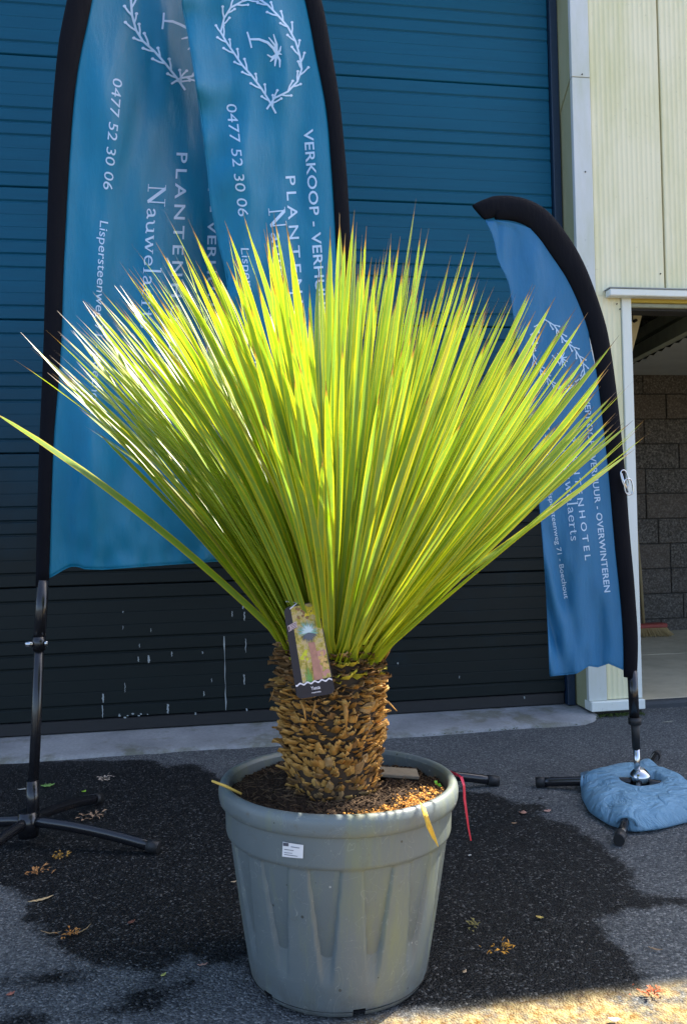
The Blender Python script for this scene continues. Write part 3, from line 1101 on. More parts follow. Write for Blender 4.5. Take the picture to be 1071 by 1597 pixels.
    def strokes(s, name, lst, twig=None):
        """brush strokes given as pixel poly-lines (points, width)"""
        m = MB()
        for li, (pts, wd) in enumerate(lst):
            v, f = ribbon(pts, wd)
            v, f = refine(v, f, 5.0)
            m.add([s.map(x, y, 0.0030 + 0.0002 * (li % 8)) for x, y in v], f)
        return m.build(name, M['print'], s.root, fix=False)


def branch(pts, w_, tw, flip=1):
    """olive-like branch: stem with paired twigs ending in buds"""
    out = []
    # resample
    res = []
    for a, b_ in zip(pts, pts[1:]):
        n_ = max(2, int(math.hypot(b_[0] - a[0], b_[1] - a[1]) / (tw * 0.9)))
        for i in range(n_):
            res.append((lerp(a[0], b_[0], i / n_), lerp(a[1], b_[1], i / n_)))
    res.append(pts[-1])
    out.append((res, w_))
    for i in range(1, len(res) - 1):
        dx = res[i + 1][0] - res[i - 1][0]; dy = res[i + 1][1] - res[i - 1][1]
        an = math.atan2(dy, dx)
        for sgn in (1, -1):
            if (i + (sgn > 0)) % 2: continue
            a2 = an + sgn * 0.62
            l_ = tw * (1.25 + 0.25 * math.sin(i * 2.1))
            p1 = (res[i][0] + math.cos(a2) * l_ * 0.5, res[i][1] + math.sin(a2) * l_ * 0.5)
            a3 = an + sgn * 0.42
            p2 = (p1[0] + math.cos(a3) * l_ * 0.55, p1[1] + math.sin(a3) * l_ * 0.55)
            out.append(([res[i], p1, p2], [w_ * 0.9, w_ * 0.85, w_ * 0.8]))
            r = w_ * 0.75
            out.append(([(p2[0] - r, p2[1]), (p2[0] - r*.3, p2[1]), (p2[0] + r*.4, p2[1]), (p2[0] + r, p2[1])], [w_ * 0.5, w_ * 1.35, w_ * 1.35, w_ * 0.5]))
    return out


def cr(crop, sc, pts):
    return [(crop[0] + x * sc, crop[1] + y * sc) for x, y in pts]


def nz(x, y, s=0):
    return noise.noise(Vector((x, y, s)))


# --- flag 1: banner on the left ------------------------------------------
def wave1(x, y):
    e = min(1, max(0, (x - interp(W1L, y)) / 60))
    diag = (x - 150) * 0.9 - (y - 200) * 0.22
    v = 0.036 * math.sin(diag / 21.0 + 1.2) * (0.55 + 0.6 * nz(x / 160, y / 260, 2)) + 0.046 * nz(x / 60, y / 220, 5) + 0.010 * nz(x / 26, y / 90, 9)
    low = max(0, (y - 780) / 110)
    v += 0.02 * low * nz(x / 22, y / 40, 3)
    q = min(1, max(0, (x - 205 - (y - 200) * 0.06) / 120)); v -= 0.09 * q * q * (3 - 2 * q)
    return v * e


inner1 = [(335, -428), (262, -360), (190, -235), (160, -100), (144, 0), (121, 113), (110, 231), (100, 411), (95, 550), (84, 690), (77, 900)]
outer1 = [(330, -470), (245, -400), (165, -250), (125, -110), (105, 0), (92, 67), (80, 205), (72, 411), (68, 550), (61, 713), (56, 915)]
inner1s = sorted([(x, y) for x, y in inner1], key=lambda q: q[1])
W1L = smooth_tab(inner1s)
right1 = [(350, -430), (362, -200), (368, 0), (372, 300), (372, 600), (362, 760), (353, 878)]


def bot1(u):
    tab = [(0, 901), (.04, 895), (.08, 888), (.12, 883), (.16, 883), (.2, 887), (.3, 888), (.45, 885), (.8, 878), (1, 874)]
    return interp(tab, u)


f1 = Flag('feather_banner', 'tall blue feather banner farthest left, black pole on its left edge', (-0.597, 2.52), 0.45,
          inner1s, right1, outer1, 'L', M['flag'], wave1, bot1, lambda u: -426)
f1.sleeve(f1.L, [-460 + 1375 * (i / 50) for i in range(51)])
f1.text('0477 52 30 06', (176.8, 122), (161, 295), 15.5, 0.0, 1.0, 0.15)
f1.text('Lispersteenweg 71 - Boechout', (156.5, 344), (141.5, 646), 13.5, 0.0, 1.0, 0.12)
f1.serif('Nauwelaerts', (232, 287), (219, 515), 27)
f1.text('PLANTENHOTEL', (276, 238), (262, 580), 17.5, 0.012, 1.42)
f1.text('VERKOOP - VERHUUR - OVERWINTEREN', (327, 150), (318, 800), 14, 0.012, 1.1)
cr1 = lambda p: cr((180, 0), .2988, p)
st = branch(cr1([(365, 470), (320, 405), (262, 332), (205, 268), (145, 215), (110, 160), (88, 80), (82, 0), (100, -90), (150, -190), (230, -260)]), 3.4, 14)
st += branch(cr1([(292, 438), (340, 408), (400, 398), (470, 350), (520, 260), (540, 150), (520, 0), (460, -130), (380, -220), (300, -250)]), 3.2, 14)
f1.strokes('wreath_emblem', st)
f1.strokes('palm_emblem', [(cr1([(254, 66), (252, 105), (246, 152)]), 3), (cr1([(250, 108), (300, 112), (340, 128), (400, 160), (440, 200)]), [3, 4, 4, 4, 3])] +
           [(cr1([(440, 200), ((440 + x) / 2 + 8, (200 + y) / 2 - 12), (x, y)]), [4, 4, 2]) for x, y in ((345, 203), (380, 260), (470, 130), (500, 200), (480, 270), (430, 290), (400, 110))])
# pole and foot
pb = Vector((-0.600, 2.52, 0.05))
def pole_px(f, pts):
    return [Ppl(x, y, f.p0, f.k) for x, y in pts]
pp = pole_px(f1, [(67.5, 905), (62, 1000)])
MB().tube(pp, 0.0185, 16).build('pole', M['black'], f1.root)
pp2 = pole_px(f1, [(62, 998), (57, 1130), (50, 1278)])
MB().tube(pp2, 0.0155, 16).build('pole', M['black'], f1.root)
cl = Ppl(61.5, 1003, f1.p0, f1.k)
MB().tube([cl + Vector((0, 0, 0.02)), cl - Vector((0, 0, 0.02))], 0.0205, 16).build('clamp_collar', M['black'], f1.root)
m_ = MB(); m_.tube([cl + Vector((-0.036, -0.012, 0)), cl + Vector((-0.015, -0.012, 0))], 0.009, 6); m_.tube([cl + Vector((0.02, -0.012, 0)), cl + Vector((0.028, -0.012, 0))], 0.009, 6)
m_.build('bolt', M['chrome'], f1.root)
c2 = Ppl(51.5, 1245, f1.p0, f1.k)
MB().tube([c2 + Vector((0, 0, 0.055)), c2 - Vector((0, 0, 0.07))], 0.019, 16).build('socket', M['black'], f1.root)


def cross_foot(root, base, ends, r=0.016, zh=0.075, ztip=0.016, cap=True):
    m = MB(); m.tube([(base[0], base[1], zh + 0.03), (base[0], base[1], 0.03)], 0.03, 16)
    m.build('hub', M['black'], root)
    for (x, y) in ends:
        d = Vector((x - base[0], y - base[1], 0)); L_ = d.length; d.normalize()
        pts = []
        for i in range(9):
            t = i / 8
            z = ztip + (zh - ztip) * (1 - t ** 1.7)
            pts.append((base[0] + d.x * L_ * t, base[1] + d.y * L_ * t, z))
        lg = MB(); lg.tube(pts, r, 12, True, 0.8)
        lgo = lg.build('leg', M['black'], root)
        a = Vector(pts[-2]).lerp(Vector(pts[-1]), 0.45); b2 = Vector(pts[-1]) + d * 0.008
        e = MB(); e.tube([a, b2], r * 1.14, 12, True, 0.85); e.build('end_cap', M['rubber'], lgo)


cross_foot(f1.root, (-0.603, 2.52), [(-0.215, 2.385), (-0.45, 2.86), (-0.76, 2.16), (-0.99, 2.655)], 0.0165)


# --- flag 2: banner in the middle, behind the plant -----------------------
def wave2(x, y):
    e = min(1, max(0, (interp(W2R, y) - x) / 50))
    diag = (x - 400) * 0.5 + (y - 200) * 0.75
    edge = math.exp(-max(0, x - interp(W2L, y)) / 60)
    v = 0.036 * nz(x / 45, y / 190, 12) + 0.040 * edge * math.sin(diag / 21.0 + 3 * nz(x / 100, y / 120, 4)) * (0.4 + nz(x / 50, y / 90, 8)) + 0.008 * nz(x / 24, y / 60, 21)
    return v * e


left2 = [(300, -325), (285, -150), (284, 0), (293, 51), (308, 144), (323, 257), (329, 318), (339, 370), (354, 436), (359, 513), (368, 680), (386, 885)]
inner2 = [(300, -335), (385, -245), (440, -120), (475, 0), (493, 92), (508, 169), (516, 257), (521, 334), (529, 480), (537, 600), (550, 890)]
outer2 = [(285, -375), (400, -280), (460, -130), (501, 0), (516, 77), (529, 154), (537, 231), (543, 308), (550, 480), (558, 700), (567, 925)]
W2R = smooth_tab(inner2); W2L = smooth_tab(left2)
f2 = Flag('feather_banner', 'tall blue feather banner rising right behind the spiky plant, in front of the leftmost banner', (0.47, 2.72), 0.25,
          left2, inner2, outer2, 'R', M['flag'], wave2, lambda u: 887 - 5 * u, lambda u: -330)
f2.sleeve(f2.R, [-370 + 1295 * (i / 50) for i in range(51)])
f2.text('0477 52 30 06', (353, 163), (372, 338), 16.5, 0.0, 1.0, 0.1)
f2.text('Lispersteenweg 71 - Boechout', (375.6, 387), (412, 690), 13, 0.0, 1.0, 0.1)
f2.serif('Nauwelaerts', (419, 325), (441, 552), 25)
f2.text('PLANTENHOTEL', (445.5, 275), (466, 600), 15.5, 0.006, 1.45)
f2.text('VERKOOP - VERHUUR - OVERWINTEREN', (473.5, 202), (514, 745), 15, 0.012, 1.03)
st = branch(cr1([(838, 592), (802, 525), (762, 462), (712, 395), (662, 340), (620, 278), (580, 220), (550, 168), (568, 95), (602, 40), (660, 8), (720, -12)]), 2.9, 12)
st += branch(cr1([(790, 570), (830, 512), (900, 478), (950, 425), (972, 360), (962, 290), (940, 215), (900, 140), (850, 82), (795, 25), (745, -8)]), 2.9, 12)
f2.strokes('wreath_emblem', st)
f2.strokes('palm_emblem', [(cr1([(688, 166), (700, 205), (711, 250)]), 2.6), (cr1([(700, 205), (750, 205), (795, 222), (825, 252), (842, 285)]), [3, 3.8, 4.2, 4.2, 3.4])] +
           [(cr1([(842, 285), ((842 + x) / 2 + ox, (285 + y) / 2 + oy), (x, y)]), [3.6, 3.4, 1.6]) for x, y, ox, oy in
            ((800, 195, 12, -4), (825, 178, 8, 0), (864, 240, 6, 0), (868, 285, 2, -6), (858, 352, 8, -4), (832, 346, -2, 6), (792, 285, -2, 14), (808, 322, -6, 6))])
pp = [Ppl(566, 915, f2.p0, f2.k), Ppl(570, 1040, f2.p0, f2.k), Vector((0.475, 2.72, 0.06))]
MB().tube(pp, 0.0185, 16).build('pole', M['black'], f2.root)
cross_foot(f2.root, (0.475, 2.72), [(0.945, 2.735), (0.46, 3.15), (0.01, 2.70), (0.49, 2.29)], 0.0165, 0.08, 0.017)


# --- flag 3: small banner on the right ------------------------------------
def wave3(x, y):
    e = min(1, max(0, (interp(W3R, y) - x) / 30))
    edge = math.exp(-max(0, x - interp(W3L, y)) / 22)
    low = max(0, min(1, (y - 800) / 150))
    v = 0.018 * nz(x / 34, y / 130, 32) + low * edge * 0.028 * math.sin((x - 850) / 5.5 - (y - 900) / 22) + low * 0.010 * nz(x / 16, y / 60, 41) + 0.012 * max(0, (430 - y) / 80) * nz(x / 11, y / 50, 7)
    return v * e


left3 = [(757, 343.5), (769, 370), (777, 406), (793, 442), (800, 489), (816, 600), (831, 700), (843, 810), (849, 883), (854, 974), (857, 1054)]
inner3 = [(757, 343), (787, 344), (829, 357), (865, 391), (890, 432), (911, 484), (921, 545), (932, 593), (941, 665), (949, 738), (958, 847), (965, 919), (970.4, 992), (971.5, 1043)]
outer3 = [(803, 307), (839, 319), (870, 345), (895.6, 381), (921, 432), (942, 504), (959.5, 611), (970.4, 723), (977.6, 796), (988.6, 923), (993.3, 992), (991.5, 1053.6)]
inner3 = [(764, 343), (787, 345), (829, 358), (865, 391), (890, 432), (911, 484), (921, 545), (932, 593), (941, 665), (949, 738), (958, 847), (965, 919), (970.4, 992), (971.5, 1056)]
W3R = smooth_tab(inner3); W3L = smooth_tab(left3)


def bot3(u):
    return interp([(0, 1054), (.28, 1051), (.36, 1050), (.53, 1038), (.65, 1040), (.8, 1034), (1, 1044)], u)


f3 = Flag('feather_banner', 'short blue feather banner on the right, standing over the blue weight bag', (1.385, 2.53), 0.0,
          left3, inner3, outer3, 'R', M['flag_small'], wave3, bot3, lambda u: 344 + 0.5 * (1 - u))
# sleeve of the small banner is a bent tube with a cut end at the tip
cen = [((733.5 + 757) / 2, (318 + 345) / 2), ((762 + 778) / 2, (306.5 + 342) / 2), ((803 + 806) / 2, (306.5 + 346) / 2), ((842 + 826) / 2, (320 + 357) / 2), (856, 362), (882, 398), (904, 440), (926, 498), (938, 548), (946, 605), (956.5, 695), (962.5, 760), (970, 850), (977, 923), (982, 992), (982, 1056)]
wid = [30, 37, 39, 39, 40, 38, 34, 30, 28, 27.5, 27, 26, 25.5, 24, 23, 20]
m_ = MB(); rings = []
n_ = 14
def crs(tab, t):
    i = min(int(t), len(tab) - 2); f_ = t - i
    p = [tab[max(i - 1, 0)], tab[i], tab[i + 1], tab[min(i + 2, len(tab) - 1)]]
    def c_(a, b, c, d): return 0.5 * (2*b + (c - a)*f_ + (2*a - 5*b + 4*c - d)*f_*f_ + (3*b - a - 3*c + d)*f_**3)
    if isinstance(p[0], tuple): return tuple(c_(*[q[k_] for q in p]) for k_ in range(2))
    return c_(*p)
NS = 60
cpts = [crs(cen, i * (len(cen) - 1) / NS) for i in range(NS + 1)]
wpts = [crs(wid, i * (len(cen) - 1) / NS) for i in range(NS + 1)]
for i in range(NS + 1):
    a = cpts[max(i - 1, 0)]; c = cpts[min(i + 1, NS)]
    tx, ty = c[0] - a[0], c[1] - a[1]; d = math.hypot(tx, ty)
    nx_, ny_ = -ty / d, tx / d
    if i < 4: # slanted cut at the tip
        nx_, ny_ = 0.66, 0.75
    w2 = wpts[i] / 2
    p_a = Ppl(cpts[i][0] + nx_ * w2, cpts[i][1] + ny_ * w2, f3.p0, 0); p_b = Ppl(cpts[i][0] - nx_ * w2, cpts[i][1] - ny_ * w2, f3.p0, 0)
    ce = (p_a + p_b) / 2; r = (p_a - p_b) / 2
    fl = min(0.016, 0.006 + i * 0.002)
    fl *= 1 + 0.12 * math.sin(i * 0.9)
    rings.append([ce + r * math.cos(2*PI*q/n_) + Vector((0, -1, 0)) * math.sin(2*PI*q/n_) * fl for q in range(n_)])
v = [q for r_ in rings for q in r_]
f = [(i*n_ + j, i*n_ + (j + 1) % n_, (i + 1)*n_ + (j + 1) % n_, (i + 1)*n_ + j) for i in range(NS) for j in range(n_)]
f += [tuple(range(n_)), tuple(NS*n_ + j for j in range(n_))]
m_.add(v, f, True); m_.build('sleeve', M['sleeve'], f3.root)
f3.text('VERKOOP - VERHUUR - OVERWINTEREN', (909.5, 621), (942, 924), 9.5, 0.014, 1.04)
f3.text('PLANTENHOTEL', (887, 682), (912, 874), 9.5, 0.006, 1.5)
f3.serif('Nauwelaerts', (875, 700), (890, 846), 16.5)
f3.text('0477 52 30 06', (843.5, 632), (857, 748), 9, 0.004, 1.0)
f3.text('Lispersteenweg 71 - Boechout', (853, 764), (879.5, 934), 7.5, 0.004, 1.0)
cr3 = lambda p: cr((830, 480), .3006, p)
st = branch(cr3([(62, 60), (110, 90), (165, 170), (212, 205), (240, 250), (262, 290), (268, 340), (240, 390), (190, 420), (130, 420)]), 2.0, 8)
st += branch(cr3([(62, 60), (20, 120), (0, 190), (5, 270), (40, 320), (75, 360), (105, 400), (150, 430)]), 2.0, 8)
f3.strokes('wreath_emblem', st)
f3.strokes('palm_emblem', [(cr3([(100, 245), (122, 268), (140, 292)]), 1.9), (cr3([(115, 268), (135, 262), (155, 258)]), 2.2)] +
           [(cr3([(150, 262), (x, y)]), [2.2, 1.3]) for x, y in ((145, 225), (165, 232), (178, 255), (182, 280), (172, 305), (155, 310), (140, 300), (128, 236))])
p3 = [Ppl(985, 1045, f3.p0, 0), Ppl(988.5, 1120, f3.p0, 0)]
MB().tube(p3, 0.0165, 16).build('pole', M['black'], f3.root)
MB().tube([Ppl(989, 1119, f3.p0, 0), Ppl(991.5, 1167, f3.p0, 0)], 0.0135, 16).build('pole', M['rubber'], f3.root)
c3 = Ppl(989, 1124, f3.p0, 0)
MB().tube([c3 + Vector((0, 0, 0.012)), c3 - Vector((0, 0, 0.012))], 0.0215, 14).build('collar', M['rubber'], f3.root)
MB().tube([Ppl(991.5, 1165, f3.p0, 0), Ppl(993.5, 1213, f3.p0, 0)], 0.0105, 14).build('spindle', M['chrome'], f3.root)
MB().tube([(1.385, 2.53, 0.05), (1.385, 2.53, 0.075), (1.385, 2.53, 0.095)], [0.034, 0.034, 0.016], 16).build('socket', M['chrome'], f3.root)
base3 = (1.385, 2.53)
cross_foot(f3.root, base3, [(1.085, 2.69), (1.115, 2.165), (1.66, 2.90), (1.69, 2.36)], 0.0165, 0.045, 0.017)
# chrome clip on the sleeve
m_ = MB()
def ringpts(cx, cy, rx, ry, rot, n=22):
    o_ = []
    for i in range(n + 1):
        a = 2 * PI * i / n
        x = math.copysign(abs(math.cos(a)) ** 0.7, math.cos(a)) * rx; y = math.copysign(abs(math.sin(a)) ** 0.7, math.sin(a)) * ry
        o_.append(Ppl(cx + x * math.cos(rot) - y * math.sin(rot), cy + x * math.sin(rot) + y * math.cos(rot), (1.385, 2.495), 0))
    return o_
m_.tube(ringpts(979.5, 759, 6.5, 12.5, -0.12), 0.0026, 8, False)
m_.tube(ringpts(973.5, 746, 5, 13, -0.25), 0.0026, 8, False)
m_.tube([Ppl(968, 738, (1.385, 2.495), 0), Ppl(972, 752, (1.385, 2.495), 0), Ppl(978, 768, (1.385, 2.495), 0)], 0.0035, 8)
m_.build('clip', M['chrome'], f3.root)

# --- weight bag -----------------------------------------------------------
bag = empty('weight_bag', (1.385, 2.53, 0.0), 'puffy pale blue water weight bag lying over the feet of the short banner', 'weight bag')
cpx = [(905, 1206), (955, 1197), (1010, 1188), (1060, 1212), (1110, 1245), (1112, 1262), (1070, 1274), (1030, 1284), (985, 1289), (945, 1277), (915, 1258), (903, 1236)]
outl = [P(x, y, 2, 0.03)[:2] for x, y in cpx]
outl = [(base3[0] + (a - base3[0]) * 0.97, base3[1] + (b - base3[1]) * 0.97) for a, b in outl]
outl[0] = tuple(P(904, 1206, 2, 0.045)[:2])
def bag_r(an):
    dx, dy = math.cos(an), math.sin(an)
    best = 0.3
    for i in range(len(outl)):
        ax, ay = outl[i]; bx_, by_ = outl[(i + 1) % len(outl)]
        ex, ey = bx_ - ax, by_ - ay
        den = dx * ey - dy * ex
        if abs(den) < 1e-9: continue
        t = ((ax - base3[0]) * ey - (ay - base3[1]) * ex) / den
        u = ((ax - base3[0]) * dy - (ay - base3[1]) * dx) / den
        if t > 0 and -1e-6 <= u <= 1 + 1e-6: best = t
    return best
# round the back-right and keep the bag long enough on the unseen side
NA, NR = 160, 26
rad = [bag_r(2 * PI * i / NA) for i in range(NA)]
for _ in range(3):
    rad = [(rad[i - 1] + 6 * rad[i] + rad[(i + 1) % NA]) / 8 for i in range(NA)]
vs_, fs_ = [], []
for i in range(NA):
    an = 2 * PI * i / NA
    R_ = rad[i]; hole = 0.036 * (1 + 0.5 * math.cos(an - 3.0) ** 2)
    for j in range(NR + 1):
        s_ = j / NR
        r = lerp(hole, R_, s_)
        hgt = 0.098 * (1 - abs(2 * (s_ - 0.45)) ** 3.2) ** 0.55 if abs(2 * (s_ - 0.45)) < 1 else 0.0
        if s_ > 0.95: hgt = 0.098 * max(0, (1 - abs(2 * (0.95 - 0.45)) ** 3.2)) + 0.02 * (1 - s_) / 0.05
        hgt = 0.068 * (1 - s_ ** 5) ** 0.5 if 0 < s_ < 1 else 0.0
        if s_ < 0.22: hgt -= 0.030 * (1 - s_ / 0.22) ** 1.5
        if s_ == 0: hgt = 0.03
        x = base3[0] + r * math.cos(an); y = base3[1] + r * math.sin(an)
        cre = 0.009 * nz(math.cos(an) * s_ * 2.2, math.sin(an) * s_ * 2.2, 5) + 0.006 * math.sin(an * 9 + 2 * nz(an * 2, s_ * 3, 1)) * s_ ** 2 * (0.4 + nz(an * 1.7, 0, 3))
        # leg tunnels pinch the cloth
        for lx, ly in ((-0.30, 0.16), (-0.27, -0.365), (0.275, 0.37), (0.305, -0.17)):
            la = math.atan2(ly, lx)
            da = (an - la + PI) % (2 * PI) - PI
            cre += (0.012 * math.exp(-(da / 0.09) ** 2) - 0.014 * math.exp(-((abs(da) - 0.2) / 0.08) ** 2)) * s_ ** 3
        z = max(0.004, hgt + cre * (1 if 0.02 < s_ < 0.99 else 0))
        if s_ == 1: z = 0.012 + (0.035 if abs(an - 2.4) < 0.25 else 0)
        vs_.append((x, y, z))
    # underside
    for j, (s_, z) in enumerate(((1.0, 0.004), (0.9, 0.003), (0.4, 0.003), (0.0, 0.02))):
        r = lerp(hole, R_ * (0.97 if j == 0 else 1), s_)
        vs_.append((base3[0] + r * math.cos(an), base3[1] + r * math.sin(an), z))
K = NR + 5
for i in range(NA):
    i2 = (i + 1) % NA
    for j in range(K - 1):
        fs_.append((i*K + j, i*K + j + 1, i2*K + j + 1, i2*K + j))
    fs_.append((i*K + K - 1, i*K, i2*K, i2*K + K - 1))
m_ = MB(); m_.add(vs_, fs_, True)
m_.build('bag_body', M['bagfab'], bag)
# seam piping round the back left corner and the mouth of each leg tunnel
for lx, ly, R0 in ((-0.28, 0.155, 0), (-0.235, -0.33, 0)):
    la = math.atan2(ly, lx); idx = int(la / (2 * PI) * NA) % NA
    rr = rad[idx] * 0.97
    c = Vector((base3[0] + rr * math.cos(la), base3[1] + rr * math.sin(la), 0.024))
    sd = Vector((-math.sin(la), math.cos(la), 0))
    m_ = MB(); m_.tube([c + sd * math.cos(a) * 0.030 + Vector((0, 0, 1)) * math.sin(a) * 0.024 for a in [PI * i / 14 for i in range(15)]], 0.005, 8)
    m_.build('tunnel_hem', M['bagfab'], bag)

# ------------------------------------------------------------------ pot
PC = Vector((0.2240, 1.693, 0.003))
PR = (math.radians(-1.2), math.radians(1.4), 0)
PS = (1.025, 1.025, 1.02)
pot = empty('plant_pot', PC, 'big grey green plastic plant pot with fluted sides in the centre foreground', 'plant pot', rot=PR)
pot.scale = PS
NT_ = 336
HP = 0.395
prof = [(0.177, 0.0, 0), (0.1805, 0.004, 0)]
def rbase(z):
    return lerp(0.181, 0.229, (z / 0.30) ** 0.9)
zsx = [0.008, 0.016, 0.03, 0.045] + [0.06 + 0.0085 * i for i in range(27)]
for z in zsx:
    if z < 0.283: prof.append((rbase(z), z, 1))
prof += [(rbase(.283), 0.285, 1), (rbase(.287) + 0.001, 0.290, 0), (0.2335, 0.294, 0), (0.2350, 0.300, 0), (0.2365, 0.345, 0), (0.2372, 0.352, 0), (0.2440, 0.354, 0), (0.2475, 0.357, 0), (0.2495, 0.365, 0), (0.2505, 0.378, 0),
         (0.2485, 0.388, 0), (0.244, 0.394, 0), (0.238, 0.3955, 0), (0.232, 0.393, 0), (0.229, 0.387, 0), (0.2275, 0.36, 0), (0.2255, 0.30, 0), (0.18, 0.05, 0), (0.16, 0.03, 0)]


def flute(th, z):
    """V shaped sunken flutes, wide at the top and narrow at the foot"""
    z_lo, z_hi = 0.062, 0.283
    if z < z_lo or z > z_hi + 0.003: return 0
    t = min(1, (z - z_lo) / (z_hi - z_lo))
    per = 2 * PI / 14
    a = ((th + per * 0.58) % per) / per - 0.5
    hw = lerp(0.10, 0.285, t)
    ed = 0.04
    k_ = (hw - abs(a)) / ed + 0.5
    k_ = max(0, min(1, k_)); k_ = k_ * k_ * (3 - 2 * k_)
    fade = min(1, t * 7) if t < 0.2 else 1
    return -0.0125 * k_ * min(1, t * 3) * (0.55 + 0.45 * (1 - (a / 0.3) ** 2 if abs(a) < .3 else 0))


vs_, fs_ = [], []
for r, z, fl_ in prof:
    for i in range(NT_):
        th = 2 * PI * i / NT_
        rr = r + (flute(th, z) if fl_ else 0) + 0.0012 * nz(math.cos(th) * 2, math.sin(th) * 2, z * 5)
        vs_.append((rr * math.cos(th), rr * math.sin(th), z))
notch = lambda th: any(abs((th - c + PI) % (2 * PI) - PI) < 0.068 for c in [(-PI / 2 + 0.06) + PI / 3 * k for k in range(6)])
for j in range(len(prof) - 1):
    for i in range(NT_):
        th = 2 * PI * (i + 0.5) / NT_
        if j < 4 and notch(th) and prof[j][1] < 0.016: continue
        i2 = (i + 1) % NT_
        fs_.append((j*NT_ + i, j*NT_ + i2, (j + 1)*NT_ + i2, (j + 1)*NT_ + i))
m_ = MB(); m_.add(vs_, fs_, True)
i_split = [i for i, p in enumerate(prof) if p[1] >= 0.352][0]
# body and rolled rim are separate parts
mb1 = MB(); mb2 = MB()
mb1.v = list(m_.v); mb2.v = list(m_.v)
for f_ in m_.f:
    row_ = min(f_) // NT_
    tgt = mb2 if i_split <= row_ < i_split + 9 else mb1
    tgt.f.append(f_); tgt.smooth.append(True)


def clean_build(mbx, name, mat_, parent):
    used = sorted({i for f_ in mbx.f for i in f_}); mp = {u: k_ for k_, u in enumerate(used)}
    m = MB(); m.v = [mbx.v[u] for u in used]; m.f = [[mp[i] for i in f_] for f_ in mbx.f]; m.smooth = [True] * len(m.f)
    return m.build(name, mat_, parent, loc=(0, 0, 0))


pbody = clean_build(mb1, 'body', M['pot'], pot)
clean_build(mb2, 'rim', M['pot'], pot)
# inner floor disc & foot thickness
mb3 = MB()
mb3.add([(0.186*math.cos(2*PI*i/60), 0.186*math.sin(2*PI*i/60), 0.012) for i in range(60)], [tuple(range(60))])
mb3.build('base', M['rubber'], pot, loc=(0, 0, 0))


def on_pot(px, py, r_at):
    """hit the pot cone seen at pixel (px,py); returns theta, z in pot space"""
    o_ = Vector((0, 0, H)); d = ray(px, py)
    import mathutils
    R3 = (mathutils.Euler(PR).to_matrix().to_4x4() @ Matrix.Diagonal((*PS, 1))).inverted()
    oo = R3 @ (o_ - PC); dd = R3.to_3x3() @ d
    t = 0.5
    while t < 3:
        p = oo + dd * t
        if p.z < HP and math.hypot(p.x, p.y) < r_at(p.z): break
        t += 0.001
    return math.atan2(p.y, p.x), p.z


def rp(z):
    tab = [(0, 0.181), (0.14, rbase(.14)), (0.283, rbase(.283)), (0.29, rbase(.287)), (0.295, 0.2345), (0.345, 0.2365), (0.355, 0.2475), (0.378, 0.2505), (0.395, 0.242)]
    return interp(tab, z)


def patch(pxs, lift, ny_=1, nx_=8):
    """curved patch on the pot between four pixel corners tl,tr,br,bl"""
    tl, tr, br, bl = [on_pot(a, b_, rp) for a, b_ in pxs]
    vs_ = []
    for j in range(ny_ + 1):
        for i in range(nx_ + 1):
            u = i / nx_; v_ = j / ny_
            th = lerp(lerp(tl[0], tr[0], u), lerp(bl[0], br[0], u), v_); z = lerp(lerp(tl[1], tr[1], u), lerp(bl[1], br[1], u), v_)
            r = rp(z) + lift
            vs_.append((r * math.cos(th), r * math.sin(th), z))
    return vs_, [(j*(nx_ + 1) + i, j*(nx_ + 1) + i + 1, (j + 1)*(nx_ + 1) + i + 1, (j + 1)*(nx_ + 1) + i) for j in range(ny_) for i in range(nx_)]


stk = empty('price_sticker', PC, 'small white price sticker on the front of the grey pot', 'sticker', rot=PR)
stk.scale = PS
v_, f_ = patch([(442, 1312), (474, 1317), (473, 1338), (441, 1335)], 0.0022, 3, 8)
m_ = MB(); m_.add(v_, f_)
m_.build('paper', simple('sticker_paper', (0.72, 0.70, 0.70), 0.6, 0.04), stk, loc=(0, 0, 0))
m_ = MB()
for q in ([(443, 1313), (451, 1314), (451, 1319), (443, 1318)], [(455, 1319), (468, 1321), (468, 1322), (455, 1320)],
          [(444.5, 1323), (459, 1325), (459, 1325.9), (444.5, 1323.9)], [(444.5, 1328), (457, 1329.3), (457, 1330), (444.5, 1328.8)], [(444.5, 1331), (465, 1334), (465, 1334.8), (444.5, 1331.9)]):
    v_, f_ = patch(q, 0.003, 1, 3); m_.add(v_, f_)
m_.build('printed_lines', simple('sticker_ink', (0.08, 0.08, 0.10), 0.6, 0.04), stk, loc=(0, 0, 0))

# soil: lumpy surface inside the pot
random.seed(5)
SZ = 0.368
m_ = MB()
NRr, NAa = 46, 160
vs_, fs_ = [(0, 0, SZ)], []
for j in range(1, NRr + 1):
    r = 0.2285 * j / NRr
    for i in range(NAa):
        a = 2 * PI * i / NAa
        x = r * math.cos(a); y = r * math.sin(a)
        z = SZ + 0.010 * nz(x * 14, y * 14, 1) + 0.007 * nz(x * 40, y * 40, 2) + 0.004 * nz(x * 110, y * 110, 3)
        z += 0.022 * math.exp(-((r - 0.12) / 0.05) ** 2) * (0.3 + 0.7 * max(0, math.cos(a - 2.4)))
        z += 0.012 * math.exp(-(((x - .12) ** 2 + (y + .12) ** 2) / .006))
        if j == NRr: z -= 0.006
        vs_.append((x, y, z))
for i in range(NAa): fs_.append((0, 1 + i, 1 + (i + 1) % NAa))
for j in range(NRr - 1):
    for i in range(NAa):
        a = 1 + j * NAa
        fs_.append((a + i, a + (i + 1) % NAa, a + NAa + (i + 1) % NAa, a + NAa + i))
m_.add(vs_, fs_, True)
o = m_.build('soil', M['soil'], pot, loc=(0, 0, 0)); o['kind'] = 'stuff'
soil_me = o.data


